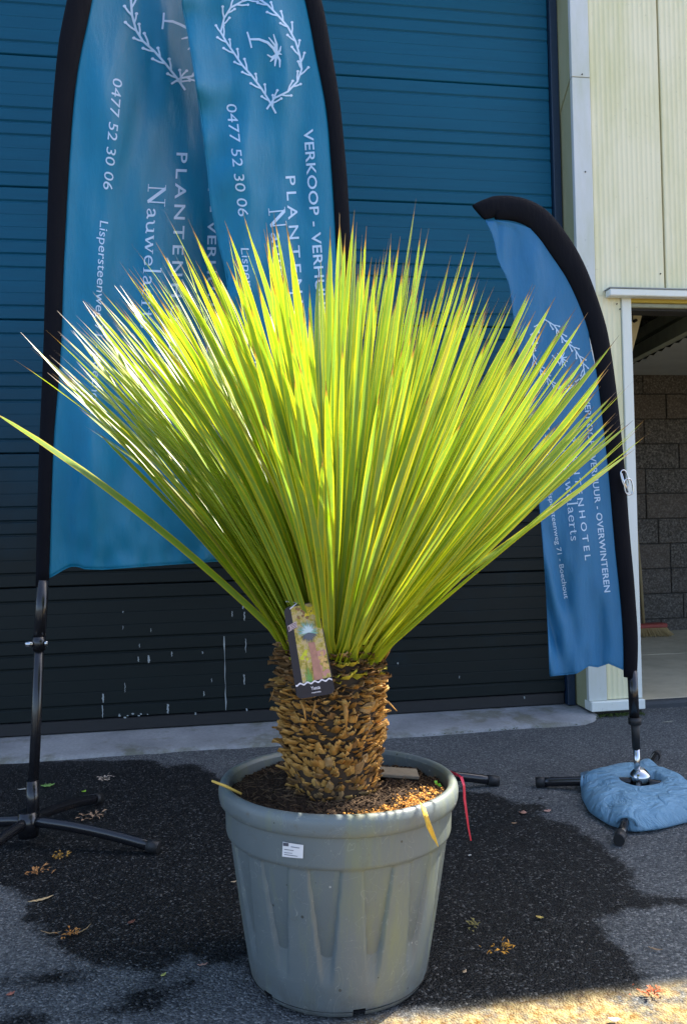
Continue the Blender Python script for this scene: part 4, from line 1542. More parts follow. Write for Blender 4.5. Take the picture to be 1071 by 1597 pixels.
def soil_h(x, y):
    r = math.hypot(x, y); a = math.atan2(y, x)
    z = SZ + 0.010 * nz(x * 14, y * 14, 1) + 0.007 * nz(x * 40, y * 40, 2)
    z += 0.022 * math.exp(-((r - 0.12) / 0.05) ** 2) * (0.3 + 0.7 * max(0, math.cos(a - 2.4)))
    z += 0.012 * math.exp(-(((x - .12) ** 2 + (y + .12) ** 2) / .006))
    return z


def crumbs(n, fn, size, mat_, name, long=False):
    m = MB()
    for _ in range(n):
        x, y = fn()
        if math.hypot(x, y) > 0.224: continue
        z = soil_h(x, y) + random.uniform(-0.001, 0.003)
        s_ = size * random.uniform(0.5, 1.5)
        if long:
            a = random.uniform(0, PI); d = Vector((math.cos(a), math.sin(a), random.uniform(-.25, .5))) * s_ * 3.2
            c = Vector((x, y, z)); sd = Vector((-math.sin(a), math.cos(a), 0)) * s_ * 0.13
            m.add([c - d + sd, c - d - sd, c + d - sd, c + d + sd, c + Vector((0, 0, s_ * .3))], [(0, 1, 4), (1, 2, 4), (2, 3, 4), (3, 0, 4), (0, 1, 2, 3)])
        else:
            rv = Matrix.Rotation(random.uniform(0, 6), 3, Vector((random.random(), random.random(), 1)).normalized())
            pts = [rv @ Vector(q) * s_ * random.uniform(.6, 1.1) + Vector((x, y, z)) for q in ((1, 0, 0), (-1, 0, 0), (0, .8, 0), (0, -.8, 0), (0, 0, .6), (0, 0, -.6))]
            m.add(pts, [(0, 2, 4), (2, 1, 4), (1, 3, 4), (3, 0, 4), (2, 0, 5), (1, 2, 5), (3, 1, 5), (0, 3, 5)])
    o = m.build(name, mat_, pot, loc=(0, 0, 0)); o['kind'] = 'stuff'
    return o


def rdisk():
    a = random.uniform(0, 2 * PI); r = 0.222 * math.sqrt(random.uniform(0.16, 1))
    return r * math.cos(a), r * math.sin(a)


crumbs(2600, rdisk, 0.0038, M['soil'], 'soil_crumbs')
crumbs(900, rdisk, 0.0035, simple('soil_fibre', (0.11, 0.065, 0.03), 0.9, 0.4, 100), 'soil_fibres', True)


def rcoir():
    if random.random() < 0.35:
        a = random.gauss(-1.50, 0.16); r = random.gauss(0.195, 0.012)
    else:
        a = random.gauss(-0.98, 0.36); r = random.gauss(0.203, 0.012) - 0.03 * max(0, random.gauss(0, 0.5))
    return r * math.cos(a), r * math.sin(a)


crumbs(1700, rcoir, 0.0036, M['coir'], 'coir_crumbs')

# small board lying on the soil
q = P(620, 1206, 2, 0.390)
brd = empty('wood_chip_board', (q.x, q.y, 0.386), 'flat grey brown piece of board lying on the soil right of the trunk', 'board', rot=(0.05, 0.10, -0.12))
MB().box(-0.055, 0.045, -0.022, 0.025, 0.0, 0.009, 0.002).build('board', simple('board_grain', (0.20, 0.16, 0.11), 0.85, 0.35, 50, 0, 0.5), brd, loc=(0, 0, 0))

# ------------------------------------------------------------------ yucca
YB = Vector((0.222, 1.70, 0.376))
YS = (1.05, 1.05, 1.02)
TH = 0.345
yucca = empty('yucca_plant', YB, 'large yucca with shaggy brown trunk and dense fan of narrow yellow green leaves', 'plant', rot=(0, math.radians(-0.5), 0))
yucca.scale = YS


def trad(z):
    return interp([(0.0, 0.098), (0.03, 0.099), (0.09, 0.105), (0.17, 0.109), (0.24, 0.107), (0.30, 0.101), (0.345, 0.088), (0.37, 0.06)], z)


m_ = MB(); nn = 60
rings = [0.0, 0.03, 0.06, 0.1, 0.15, 0.2, 0.25, 0.3, 0.33, 0.35, 0.37]
vs_ = []
for z in rings:
    for i in range(nn):
        a = 2 * PI * i / nn
        r = (trad(z) - 0.014) * (1 + 0.03 * nz(math.cos(a) * 3, math.sin(a) * 3, z * 20))
        vs_.append((r * math.cos(a), r * math.sin(a), z))
fs_ = [(j*nn + i, j*nn + (i + 1) % nn, (j + 1)*nn + (i + 1) % nn, (j + 1)*nn + i) for j in range(len(rings) - 1) for i in range(nn)] + [tuple((len(rings) - 1)*nn + i for i in range(nn))]
m_.add(vs_, fs_, True)
trunk = m_.build('trunk', M['core'], yucca, loc=(0, 0, 0))


def scale_mesh(w_, l_, th, curl, jag, mat_, seed):
    """cut leaf base: a broad folded wedge growing out and up"""
    random.seed(seed)
    vs_ = []
    n_ = 5
    for j in range(4):
        t = j / 3
        wd = w_ * (1.0 - 0.5 * t ** 1.4) * (1 if j < 3 else 0.55)
        out_ = l_ * (t * 0.95) ; up_ = l_ * (0.10 + 0.62 * t ** (1 + curl))
        for side in (1, -1):
            for i in range(n_):
                u = i / (n_ - 1) * 2 - 1
                keel = (1 - abs(u)) * 0.28 * w_ * (1 - 0.4 * t)
                tk = th * (1 - t * 0.75) * (1 - abs(u) ** 2 * 0.7)
                jj = jag * random.uniform(-1, 1) if j == 3 else 0
                # local: x tangent, y outward, z up
                vs_.append((u * wd / 2, out_ + keel * (0.9) - (tk if side < 0 else 0) * 0.2 + (tk * 0.5 if side > 0 else -tk * 0.5), up_ + jj - keel * 0.4))
    f = []
    R_ = n_ * 2
    for j in range(3):
        for i in range(n_ - 1):
            f.append((j*R_ + i, j*R_ + i + 1, (j + 1)*R_ + i + 1, (j + 1)*R_ + i))
            f.append((j*R_ + n_ + i, (j + 1)*R_ + n_ + i, (j + 1)*R_ + n_ + i + 1, j*R_ + n_ + i + 1))
        f.append((j*R_, (j + 1)*R_, (j + 1)*R_ + n_, j*R_ + n_))
        f.append((j*R_ + n_ - 1, j*R_ + 2*n_ - 1, (j + 1)*R_ + 2*n_ - 1, (j + 1)*R_ + n_ - 1))
    for i in range(n_ - 1):
        f.append((3*R_ + i, 3*R_ + i + 1, 3*R_ + n_ + i + 1, 3*R_ + n_ + i))
    m = MB(); m.add(vs_, f, True)
    return m


SM = {}
for kind, mk in (('brown', 'scale'), ('green', 'scale_green'), ('dark', 'scale_dark')):
    lst = []
    for i in range(5):
        if kind == 'brown': mbs = scale_mesh(0.0175 + 0.003 * (i % 3), 0.019, 0.0045, 0.2, 0.003, M[mk], i)
        else: mbs = scale_mesh(0.024, 0.018 + 0.004 * (i % 3), 0.005, -0.1, 0.003, M[mk], 20 + i)
        lst.append((mbs, mbs.mesh('leaf_base', M[mk])))
    SM[kind] = lst
random.seed(21)
cands = []
rows_n = 34
for rrow in range(rows_n):
    z = 0.002 + rrow * (0.335 / rows_n)
    per = 40
    for i in range(per):
        a = 2 * PI * (i + 0.5 * (rrow % 2)) / per + random.uniform(-0.07, 0.07)
        zz = z + random.uniform(-0.005, 0.005)
        # position in view
        facing = -math.sin(a)      # toward camera (-Y)
        if zz > 0.315: kind = 'green' if random.random() < .55 else 'dark'
        elif zz > 0.245: kind = 'green' if (random.random() < (0.40 if math.cos(a) > -0.1 else 0.06)) else 'dark'
        elif zz > 0.19: kind = 'dark' if random.random() < 0.35 else 'brown'
        elif zz < 0.045: kind = 'dark' if random.random() < 0.5 else 'brown'
        else: kind = 'brown' if random.random() < 0.9 else 'dark'
        idx = random.randrange(5)
        s_ = random.uniform(0.5, 1.25) * (0.8 if zz < 0.05 else 1.0)
        tilt = random.uniform(-0.35, 0.35) + (0.25 if zz < .1 else 0) - (0.40 if zz > .20 else 0)
        roll = random.uniform(-0.45, 0.45)
        M4 = (Matrix.Translation(((trad(zz) - 0.016) * math.cos(a), (trad(zz) - 0.016) * math.sin(a), zz)) @ Matrix.Rotation(a - PI / 2, 4, 'Z') @ Matrix.Rotation(tilt, 4, 'X') @ Matrix.Rotation(roll, 4, 'Y')
              @ Matrix.Diagonal((s_, s_ * random.uniform(0.8, 1.3), s_ * random.uniform(0.8, 1.2), 1)))
        cands.append((facing, kind, idx, M4))
cands.sort(key=lambda c: -c[0])
stuffs = {'brown': MB(), 'green': MB(), 'dark': MB()}
for i, (fc, kind, idx, M4) in enumerate(cands):
    if i < 298:
        inst('leaf_base', SM[kind][idx][1], trunk, M4)
    else:
        src = SM[kind][idx][0]
        stuffs[kind].add([M4 @ Vector(q) for q in src.v], src.f, True)
for kind, s_mb in stuffs.items():
    o = s_mb.build('leaf_bases', M['scale' if kind == 'brown' else 'scale_' + kind], trunk, loc=(0, 0, 0)); o['kind'] = 'stuff'
# dead leaf stubs and fibres poking out of the trunk
m_ = MB()
for (x0_, y0_, x1_, y1_, r_) in ((590, 1085, 620, 1110, .0022), (470, 1092, 478, 1124, .0028), (493, 1092, 487, 1118, .0022), (537, 1090, 541, 1138, .005), (430, 1070, 421, 1094, .0008), (552, 1105, 556, 1128, .003), (600, 1030, 611, 1012, .002),
                                 (560, 1165, 555, 1150, .002), (438, 975, 432, 968, .002)):
    yy = 1.585 if 450 < x0_ < 580 else 1.67
    a = P(x0_, y0_, 1, yy); b_ = P(x1_, y1_, 1, yy - 0.012)
    m_.tube([a, a.lerp(b_, .5) + Vector((0.002, 0, 0.002)), b_], [r_, r_ * 1.1, r_ * .3], 5)
for v_i, q in enumerate(m_.v):
    q = Vector(q) - YB; m_.v[v_i] = (q.x / YS[0], q.y / YS[1], q.z / YS[2])
o = m_.build('dead_leaf_stubs', M['scale'], yucca, loc=(0, 0, 0)); o['kind'] = 'stuff'


def leaf_mb(L_, w_, bend, twist, fold, seed):
    rnd = random.Random(seed)
    m = MB(); vs_, uvs = [], []
    n_ = 13
    cx = 0
    side = rnd.uniform(-1, 1) * 0.01
    for j in range(n_ + 1):
        t = j / n_
        if j == n_ - 1: t = 0.965
        if j == n_ - 2: t = 0.92
        if j == n_ - 3: t = 0.84
        wv = interp([(0, 2.4), (0.025, 1.9), (0.07, 0.95), (0.2, 0.9), (0.5, 1.0), (0.72, 0.95), (0.86, 0.74), (0.93, 0.46), (0.965, 0.17), (1, 0.04)], t) * w_
        z = L_ * t
        y = bend * L_ * t ** 2.2           # bends toward local +y
        x = side * math.sin(t * PI)
        tw = twist * t
        for u in (-1, -0.86, 0, 0.86, 1):
            hx = u * wv / 2
            hy = abs(u) * wv * fold * (1 - 0.5 * t) * 0.5
            vs_.append((x + hx * math.cos(tw) - hy * math.sin(tw), y + hx * math.sin(tw) + hy * math.cos(tw), z))
            uvs.append(((u + 1) / 2, t))
    f = [(j*5 + i, j*5 + i + 1, (j + 1)*5 + i + 1, (j + 1)*5 + i) for j in range(n_) for i in range(4)]
    m.add(vs_, f, True, uvs)
    return m


LV = []
rl = random.Random(99)
for i in range(14):
    LV.append(leaf_mb(1.0, 0.0132 * rl.uniform(0.72, 1.2), rl.uniform(-0.03, 0.03) + (0.15 if i >= 8 else 0), (rl.uniform(-0.9, 0.9) if i < 8 else rl.uniform(-0.25, 0.25)), rl.uniform(0.25, 0.6) if i < 8 else rl.uniform(0.1, 0.3), i))
LME = [m.mesh('leaf', M['leaf'], False) for m in LV]
CZ = 0.335      # height of the crown centre above the trunk foot


def leaf_matrix(th, ph, L_, r0, z0, roll, sx=1.0):
    """th polar angle from vertical, ph azimuth"""
    d = Vector((math.sin(th) * math.cos(ph), math.sin(th) * math.sin(ph), math.cos(th)))
    e = Vector((math.cos(th) * math.cos(ph), math.cos(th) * math.sin(ph), -math.sin(th)))   # down/out direction -> local +y
    s_ = d.cross(e)
    R_ = Matrix((-s_, e, d)).transposed()
    R_ = R_ @ Matrix.Rotation(roll, 3, 'Z')
    return Matrix.Translation((r0 * math.cos(ph), r0 * math.sin(ph), z0)) @ R_.to_4x4() @ Matrix.Diagonal((sx, sx, L_, 1))


leaves = []
rl = random.Random(4)
NLEAF = 640
for i in range(NLEAF):
    f_ = (i + 0.5) / NLEAF
    # even cover of a cap of ~58 degrees, youngest leaves upright in the middle
    ph = i * 2.399963 + rl.uniform(-0.15, 0.15)
    cap_ = 44 + math.cos(ph) * (14.5 if math.cos(ph) < 0 else 6.5) + 2 * math.sin(ph)
    th = math.acos(1 - f_ * (1 - math.cos(math.radians(cap_))))
    th *= rl.uniform(0.93, 1.05)
    L_ = rl.gauss(0.84, 0.036) - 0.10 * th / 0.8 - 0.06 * max(0, -math.sin(ph)) * min(1, th / 0.5)
    if f_ < 0.1: L_ *= rl.uniform(0.90, 1.0)
    if rl.random() < 0.12: L_ *= 0.86
    L_ = min(L_, 0.86) * (1 - 0.05 * max(0, -math.cos(ph)) * min(1, th / 0.5))
    r0 = 0.092 * (f_ ** 0.5)
    z0 = CZ + 0.030 * (1 - f_) - (0.045 + 0.018 * math.cos(ph)) * f_
    leaves.append([th, ph, L_, r0, z0, rl.uniform(-0.45, 0.45) + 0.45 * math.cos(ph), rl.uniform(0.8, 1.15), rl.randrange(8, 14) if math.cos(ph) < -0.1 else rl.randrange(8)])


def aim_leaf(px, py, depth_y, L=None, sx=1.1):
    """leaf whose point ends at the given spot of the world (pixel at depth)"""
    tip = P(px, py, 1, depth_y + 0.08) - YB
    tip = Vector((tip.x / YS[0], tip.y / YS[1], tip.z / YS[2]))
    base = Vector((0, 0, CZ))
    d = tip - base
    ph = math.atan2(d.y, d.x)
    r0 = 0.075
    b_ = Vector((r0 * math.cos(ph), r0 * math.sin(ph), CZ - 0.03))
    d = tip - b_
    th = math.acos(d.z / d.length)
    leaves.insert(0, [th, math.atan2(d.y, d.x), d.length, r0, CZ - 0.03, 0.6 * math.cos(ph), sx, 2])
    if px == 0: leaves[0][5] = -1.0; leaves[0][6] = 1.5; leaves[0][7] = 9; leaves[0][0] -= 0.11; leaves[0][2] *= 1.08; leaves[0][0] += 0.02


for px, py, yy in ((0, 630, 1.66), (57, 500, 1.50), (122, 563, 1.55), (165, 655, 1.68), (990, 690, 1.62), (985, 645, 1.55), (968, 706, 1.66), (960, 600, 1.60), (150, 455, 1.66), (130, 500, 1.75), (935, 545, 1.6), (650, 350, 1.62), (600, 360, 1.6),
                   (385, 352, 1.5), (440, 350, 1.45), (310, 362, 1.5), (825, 435, 1.6), (895, 470, 1.6), (738, 385, 1.66), (548, 352, 1.5), (525, 335, 1.55)):
    aim_leaf(px, py, yy)


def seen(l):
    # how near the camera and how wide it shows
    th, ph = l[0], l[1]
    return -math.sin(th) * math.sin(ph) * l[2] + abs(math.sin(th) * math.cos(ph)) * 0.35


keep = leaves[:21]
rest = sorted(leaves[21:], key=lambda l: -seen(l))
order = keep + rest
stuff_l = MB()
for i, l in enumerate(order):
    M4 = leaf_matrix(*l[:7])
    k_ = l[7]
    if i < 300:
        inst('leaf', LME[k_], yucca, M4)
    else:
        src = LV[k_]
        b0 = len(stuff_l.v)
        n0 = len(stuff_l.f)
        stuff_l.v += [tuple(M4 @ Vector(q)) for q in src.v]
        for j, ff_ in enumerate(src.f):
            stuff_l.f.append([b0 + q for q in ff_]); stuff_l.smooth.append(True)
            stuff_l.uv[n0 + j] = src.uv[j]
o = stuff_l.build('rear_leaves', M['leaf'], yucca, loc=(0, 0, 0), fix=False); o['kind'] = 'stuff'

# ------------------------------------------------------------------ hanging plant label
TY = 1.545
def tg(px, py, lift=0.0):
    # label plane leans a little
    return P(px, py, 1, TY - lift)
label = empty('plant_label', tg(483, 1010), 'black plastic plant label with a picture of a yucca, hanging on the trunk', 'plant label')
TLc, TRc, BRc, BLc = (442, 948), (496, 937), (523, 1081), (463, 1091)
def tl_map(u, v_):
    x = lerp(lerp(TLc[0], TRc[0], u), lerp(BLc[0], BRc[0], u), v_); y = lerp(lerp(TLc[1], TRc[1], u), lerp(BLc[1], BRc[1], u), v_)
    return x, y
outline = []
cr_u, cr_v = 0.16, 0.06
for cx, cy, a0 in ((1 - cr_u, cr_v, -PI/2), (1 - cr_u, 1 - cr_v, 0), (cr_u, 1 - cr_v, PI/2), (cr_u, cr_v, PI)):
    for i in range(6):
        a = a0 + PI/2 * i / 5
        outline.append((cx + cr_u * math.cos(a), cy + cr_v * math.sin(a)))
def tag_poly(mbx, uvs, lift):
    mbx.add([tg(*tl_map(u, v_), lift) for u, v_ in uvs], [tuple(range(len(uvs)))])
mk = MB()
front = [tg(*tl_map(u, v_), 0) for u, v_ in outline]; back = [q + Vector((0, 0.0016, 0)) for q in front]
k_ = len(front)
mk.add(front + back, [tuple(range(k_)), tuple(range(k_, 2*k_))] + [(i, (i + 1) % k_, k_ + (i + 1) % k_, k_ + i) for i in range(k_)])
mk.build('card', M['plastic_blk'], label)
PB = (0.21, 0.02, 0.965, 0.83)
pm = MB(); tag_poly(pm, [(0.20, 0.01), (0.84, 0.008), (0.93, 0.03), (0.972, 0.08), (0.972, 0.82), (0.21, 0.84)], 0.0006)
def picmat():
    t = NT('label_picture')
    n1 = t.noise(95, 3, 0.7, t.wpos())
    col = t.ramp(n1, [(0.3, (0.10, 0.07, 0.02)), (0.45, (0.42, 0.33, 0.05)), (0.6, (0.55, 0.40, 0.22)), (0.75, (0.2, 0.25, 0.06))])
    t.set(col, 0.35); return t.m
pm.build('picture', picmat(), label, fix=False)
def blobs(n, u0, u1, v0, v1, s_, c, name, lift, seed):
    r = random.Random(seed); m = MB()
    for i in range(n):
        u = r.uniform(u0, u1); v_ = r.uniform(v0, v1); a0 = r.uniform(0, 6)
        tag_poly(m, [(u + s_ * r.uniform(.5, 1) * math.cos(a0 + a * 1.05), v_ + s_ * 0.42 * r.uniform(.5, 1) * math.sin(a0 + a * 1.05)) for a in range(6)], lift + i * 0.000008)
    m.build(name, simple(name + '_print', c, 0.35, 0.35, 150), label, fix=False)
blobs(26, .55, .93, .03, .13, .05, (0.72, 0.55, 0.02), 'printed_flowers', .0009, 1)
blobs(12, .32, .62, .03, .16, .05, (0.25, 0.13, 0.05), 'printed_shrubs', .0009, 2)
blobs(16, .28, .5, .49, .6, .05, (0.55, 0.55, 0.03), 'printed_flowers', .0009, 3)
blobs(14, .62, .92, .52, .80, .10, (0.50, 0.24, 0.20), 'printed_rock', .0009, 4)
blobs(8, .75, .92, .55, .72, .07, (0.62, 0.38, 0.14), 'printed_rock', .0011, 5)
m = MB()
r = random.Random(6)
for i in range(16):
    u = r.uniform(.30, .48); tag_poly(m, [(u - .012, .84), (u + .012, .84), (u + r.uniform(-.06, .06), .84 - r.uniform(.1, .2))], .0011 + i * 1e-5)
m.build('printed_grass', simple('printed_grass_ink', (0.16, 0.33, 0.08), 0.35, 0.3, 90), label, fix=False)
m = MB(); tag_poly(m, [(.52, .42), (.70, .42), (.72, .6), (.76, .825), (.52, .83), (.54, .6)], .0013)
m.build('printed_trunk', simple('printed_trunk_ink', (0.42, 0.20, 0.15), 0.35, 0.35, 120), label, fix=False)
for nm, col, a_lo, a_hi, ln, seed in (('printed_skirt', (0.10, 0.11, 0.15), 0.15 * PI, 0.85 * PI, .30, 7), ('printed_leaves', (0.22, 0.42, 0.36), -PI * 1.12, PI * .12, .34, 8), ('printed_leaves', (0.55, 0.66, 0.72), -PI * 1.05, PI * .05, .22, 9)):
    m = MB(); r = random.Random(seed)
    for i in range(60):
        a = r.uniform(a_lo, a_hi); l_ = ln * r.uniform(.7, 1.05); u, v_ = .58, .305
        tag_poly(m, [(u + .018 * math.sin(a), v_ - .007 * math.cos(a)), (u - .018 * math.sin(a), v_ + .007 * math.cos(a)), (u + l_ * math.cos(a), v_ + l_ * .42 * math.sin(a))], .0015 + (seed - 7) * .0004 + i * 5e-6)
    m.build(nm, simple(nm + '_ink%d' % seed, col, 0.35, 0.15, 90), label, fix=False)
# wavy line, pale box of print, black foot of the label, name
m = MB(); pts = []
for i in range(37):
    u = .02 + .96 * i / 36
    pts.append((u, .845 + .010 * math.sin(u * 33)))
up_ = [(u, v_ - .009) for u, v_ in pts]; dn_ = [(u, v_ + .009) for u, v_ in pts]
m.add([tg(*tl_map(u, v_), .0035) for q in zip(up_, dn_) for u, v_ in q], [(2*i, 2*i + 1, 2*i + 3, 2*i + 2) for i in range(36)])
m.build('wavy_line', simple('label_white', (0.72, 0.68, 0.75), 0.35, 0.03), label, fix=False)
m = MB()
m.add([tg(*tl_map(u, v_), .0030) for q in [((a[0]), (a[1])) for a in zip(pts, [(u, .93) for u, _ in pts])] for u, v_ in q], [(2*i, 2*i + 1, 2*i + 3, 2*i + 2) for i in range(36)])
m.build('foot_band', M['plastic_blk'], label, fix=False)
m = MB(); tag_poly(m, [(.04, .20), (.30, .17), (.30, .235), (.05, .265)], .0032)
m.build('print_box', simple('label_print_box', (0.55, 0.42, 0.45), 0.4, 0.35, 400), label, fix=False)
m = MB()
for i in range(4):
    v0 = .195 + i * .016
    tag_poly(m, [(.12, v0 + .004), (.28, v0 - .012), (.28, v0 - .006), (.12, v0 + .010)], .0034)
tag_poly(m, [(.055, .21), (.09, .206), (.095, .252), (.06, .257)], .0034)
m.build('small_print', simple('label_small_print', (0.06, 0.03, 0.05), 0.4, 0.1), label, fix=False)
for txt, u0, u1, vv_, cap in (('Yucca', .40, .64, .925, .038), ('rostrata', .40, .64, .962, .017)):
    v, f = font_mesh(txt, 0.02)
    xs = [q[0] for q in v]; m = MB()
    m.add([tg(*tl_map(lerp(u0, u1, (q[0] - min(xs)) / (max(xs) - min(xs))), vv_ - q[1] / .729 * cap), .0034) for q in v], f)
    m.build('lettering', bpy.data.materials['label_white'], label, fix=False)
# tie that hangs it from a leaf
a = tg(452, 950, .002); b_ = P(470, 934, 1, 1.57)
MB().tube([a, a.lerp(b_, .4) + Vector((0.004, -0.006, 0.004)), P(468, 941, 1, 1.555), P(446, 938, 1, 1.57)], 0.0013, 6).build('tie', bpy.data.materials['label_white'], label)


# ------------------------------------------------------------------ ribbons on the rim
def strip(pts, w_, mat_, name, parent, th=0.0007, seed=0):
    """flat ribbon with a little twist, thin but solid"""
    r = random.Random(seed)
    vs_ = []
    n_ = len(pts)
    for i, p in enumerate(pts):
        p = Vector(p)
        t = (Vector(pts[min(i + 1, n_ - 1)]) - Vector(pts[max(i - 1, 0)])).normalized()
        s_ = t.cross(Vector((0.35 * math.sin(i * 0.9 + seed), -1, 0.1))).normalized()
        nn_ = s_.cross(t).normalized()
        ww = w_[i] if isinstance(w_, list) else w_
        for a, b_ in ((-1, -1), (1, -1), (1, 1), (-1, 1)):
            vs_.append(p + s_ * a * ww / 2 + nn_ * b_ * th)
    f = [(i*4 + j, i*4 + (j + 1) % 4, (i + 1)*4 + (j + 1) % 4, (i + 1)*4 + j) for i in range(n_ - 1) for j in range(4)] + [(0, 1, 2, 3), tuple((n_ - 1)*4 + j for j in range(4))]
    m = MB(); m.add(vs_, f)
    return m.build(name, mat_, parent)


dry = simple('dry_yellow_leaf', (0.62, 0.38, 0.04), 0.6, 0.25, 60)
o = strip([P(655, 1252, 1, 1.480), P(659, 1258, 1, 1.462), P(664, 1274, 1, 1.448), P(671, 1292, 1, 1.445), P(677, 1307, 1, 1.448), P(683, 1320, 1, 1.450)], [.006, .010, .009, .008, .006, .001], dry, 'dry_leaf_strip', None, 0.0006, 1)
tag(o, 'dry orange yellow leaf strip hanging over the front right of the pot rim', 'dry leaf')
o = strip([P(657, 1256, 1, 1.465), P(662, 1272, 1, 1.442), P(666, 1290, 1, 1.438), P(675, 1309, 1, 1.442)], [.004, .004, .003, .001], dry, 'dry_leaf_strip', None, 0.0005, 3)
tag(o, 'thinner dry strip beside the wider orange one hanging on the pot rim', 'dry leaf')
redm = simple('red_ribbon', (0.50, 0.015, 0.05), 0.4, 0.2, 40)
o = strip([P(697, 1202, 1, 1.740), P(709, 1207, 1, 1.710), P(719, 1212, 1, 1.680), P(723, 1225, 1, 1.670), P(724, 1247, 1, 1.668), P(727, 1268, 1, 1.665), P(730, 1290, 1, 1.665), P(734, 1311, 1, 1.665)],
          [.005, .007, .007, .006, .006, .005, .004, .003], redm, 'red_ribbon', None, 0.0006, 5)
tag(o, 'red plastic ribbon tied over the right edge of the pot rim, hanging down', 'ribbon')
m_ = MB(); m_.tube([P(331, 1218, 1, 1.580), P(352, 1226, 1, 1.600), P(376, 1238, 1, 1.620)], [.0022, .003, .0026], 7)
o = m_.build('dry_stalk', simple('straw', (0.55, 0.38, 0.08), 0.6, 0.2, 50)); tag(o, 'straw coloured stalk sticking out over the left of the pot rim', 'stalk')
# sprout
sp_ = empty('green_sprout', P(682, 1222, 2, 0.383), 'tiny bright green seedling on the soil near the right rim', 'seedling')
for k_, (a, b_, c, d) in enumerate(((682, 1224, 677, 1218), (682, 1224, 688, 1226))):
    strip([P(a, b_, 1, 1.64), P((a + c) / 2, (b_ + d) / 2 - 1, 1, 1.635), P(c, d, 1, 1.635)], [.003, .007, .001], simple('sprout_green', (0.15, 0.42, 0.03), 0.5, 0.1), 'leaf', sp_, 0.0004, k_)


# ------------------------------------------------------------------ litter on the ground
def dry_leaf(px, py, L_, W_, rot, col, label_, cat='leaf', curl=0.3, seed=0, name='fallen_leaf', lobes=0):
    c = P(px, py, 2, 0.006)
    r = random.Random(seed)
    n_ = 9
    top = []; vs_ = []
    for i in range(n_ + 1):
        t = i / n_ * 2 - 1
        ww = W_ * max(0.03, (1 - abs(t) ** 1.8)) * (1 + (0.35 * math.sin(i * 2.3 + seed) if lobes else 0))
        z = 0.004 + curl * L_ * 0.35 * t * t + r.uniform(0, .002)
        for u in (-1, 0, 1):
            x = t * L_ / 2; y = u * ww / 2
            zz_ = z + abs(u) * ww * 0.22 * curl * r.uniform(.6, 1.4)
            vs_.append((x * math.cos(rot) - y * math.sin(rot) + c.x, x * math.sin(rot) + y * math.cos(rot) + c.y, zz_))
    base_n = len(vs_)
    vs_ += [(a, b_, z - 0.0012) for a, b_, z in vs_]
    f = []
    for i in range(n_):
        for j in range(2):
            f.append((i*3 + j, i*3 + j + 1, (i + 1)*3 + j + 1, (i + 1)*3 + j)); f.append(tuple(base_n + q for q in (i*3 + j, (i + 1)*3 + j, (i + 1)*3 + j + 1, i*3 + j + 1)))
        f.append((i*3, (i + 1)*3, base_n + (i + 1)*3, base_n + i*3)); f.append((i*3 + 2, base_n + i*3 + 2, base_n + (i + 1)*3 + 2, (i + 1)*3 + 2))
    m = MB(); m.add(vs_, f, True)
    mt = simple('litter_%02d' % seed, col, 0.7, 0.35, 120)
    o_ = m.build(name, mt)
    return tag(o_, label_, cat)


def clump(px, py, size, col, label_, seed, cat='plant litter', n=26, name='litter_clump'):
    c = P(px, py, 2, 0.004); r = random.Random(seed); m = MB()
    for i in range(n):
        a = r.uniform(0, 2 * PI); rr = abs(r.gauss(0, .45)) * size
        x = c.x + rr * math.cos(a) * 1.1; y = c.y + rr * math.sin(a)
        a2 = a + r.uniform(-1.2, 1.2); l_ = size * r.uniform(.2, .55)
        z0 = r.uniform(.003, .010)
        p = Vector((x, y, z0)); q_ = p + Vector((math.cos(a2) * l_, math.sin(a2) * l_, r.uniform(-.003, .008)))
        q_.z = max(q_.z, .002)
        sd = Vector((-math.sin(a2), math.cos(a2), r.uniform(-.4, .4))) * size * r.uniform(.03, .12)
        mid = p.lerp(q_, .5) + Vector((0, 0, .003))
        m.add([p, mid + sd, q_, mid - sd, mid - Vector((0, 0, .0015))], [(0, 1, 2, 3), (0, 4, 1), (1, 4, 2), (2, 4, 3), (3, 4, 0)])
    mt = simple('clump_%02d' % seed, col, 0.8, 0.45, 160)
    return tag(m.build(name, mt), label_, cat)


dry_leaf(75, 1224, .05, .035, .2, (0.16, 0.30, 0.07), 'fresh green leaf lying on wet tarmac right of the left pole', seed=1, lobes=1, curl=.15)
dry_leaf(131, 1234, .020, .018, .9, (0.22, 0.42, 0.03), 'small bright green bud lying behind the left banner foot', seed=2, curl=.4)
dry_leaf(38, 1230, .045, .012, .4, (0.40, 0.40, 0.36), 'pale narrow leaf just left of the left banner pole', seed=3)
clump(163, 1215, .045, (0.45, 0.36, 0.28), 'pale beige litter clump beyond the foot of the left banner', 1)
clump(148, 1273, .048, (0.40, 0.25, 0.15), 'brown dry seed husk clump right of the raised foot leg', 2)
clump(96, 1336, .034, (0.38, 0.20, 0.03), 'ochre litter clump just below the long foot leg', 3)
clump(55, 1362, .040, (0.42, 0.19, 0.06), 'round reddish brown litter clump near the left edge of the photo', 4)
dry_leaf(64, 1402, .062, .011, .35, (0.58, 0.40, 0.20), 'long tan dry leaf below the reddish brown clump', seed=4, curl=.15)
clump(110, 1457, .030, (0.42, 0.18, 0.04), 'orange brown litter clump in the lower left wet patch', 5)
dry_leaf(80, 1454, .05, .004, -.2, (0.28, 0.18, 0.09), 'thin brown stalk left of the orange litter clump', seed=5)
dry_leaf(130, 1450, .05, .003, .9, (0.28, 0.20, 0.10), 'thin brown stalk right of the orange litter clump', seed=6)
dry_leaf(316, 1503, .022, .006, .1, (0.40, 0.22, 0.16), 'little pinkish brown leaf at the wet patch edge left of the pot', seed=7)
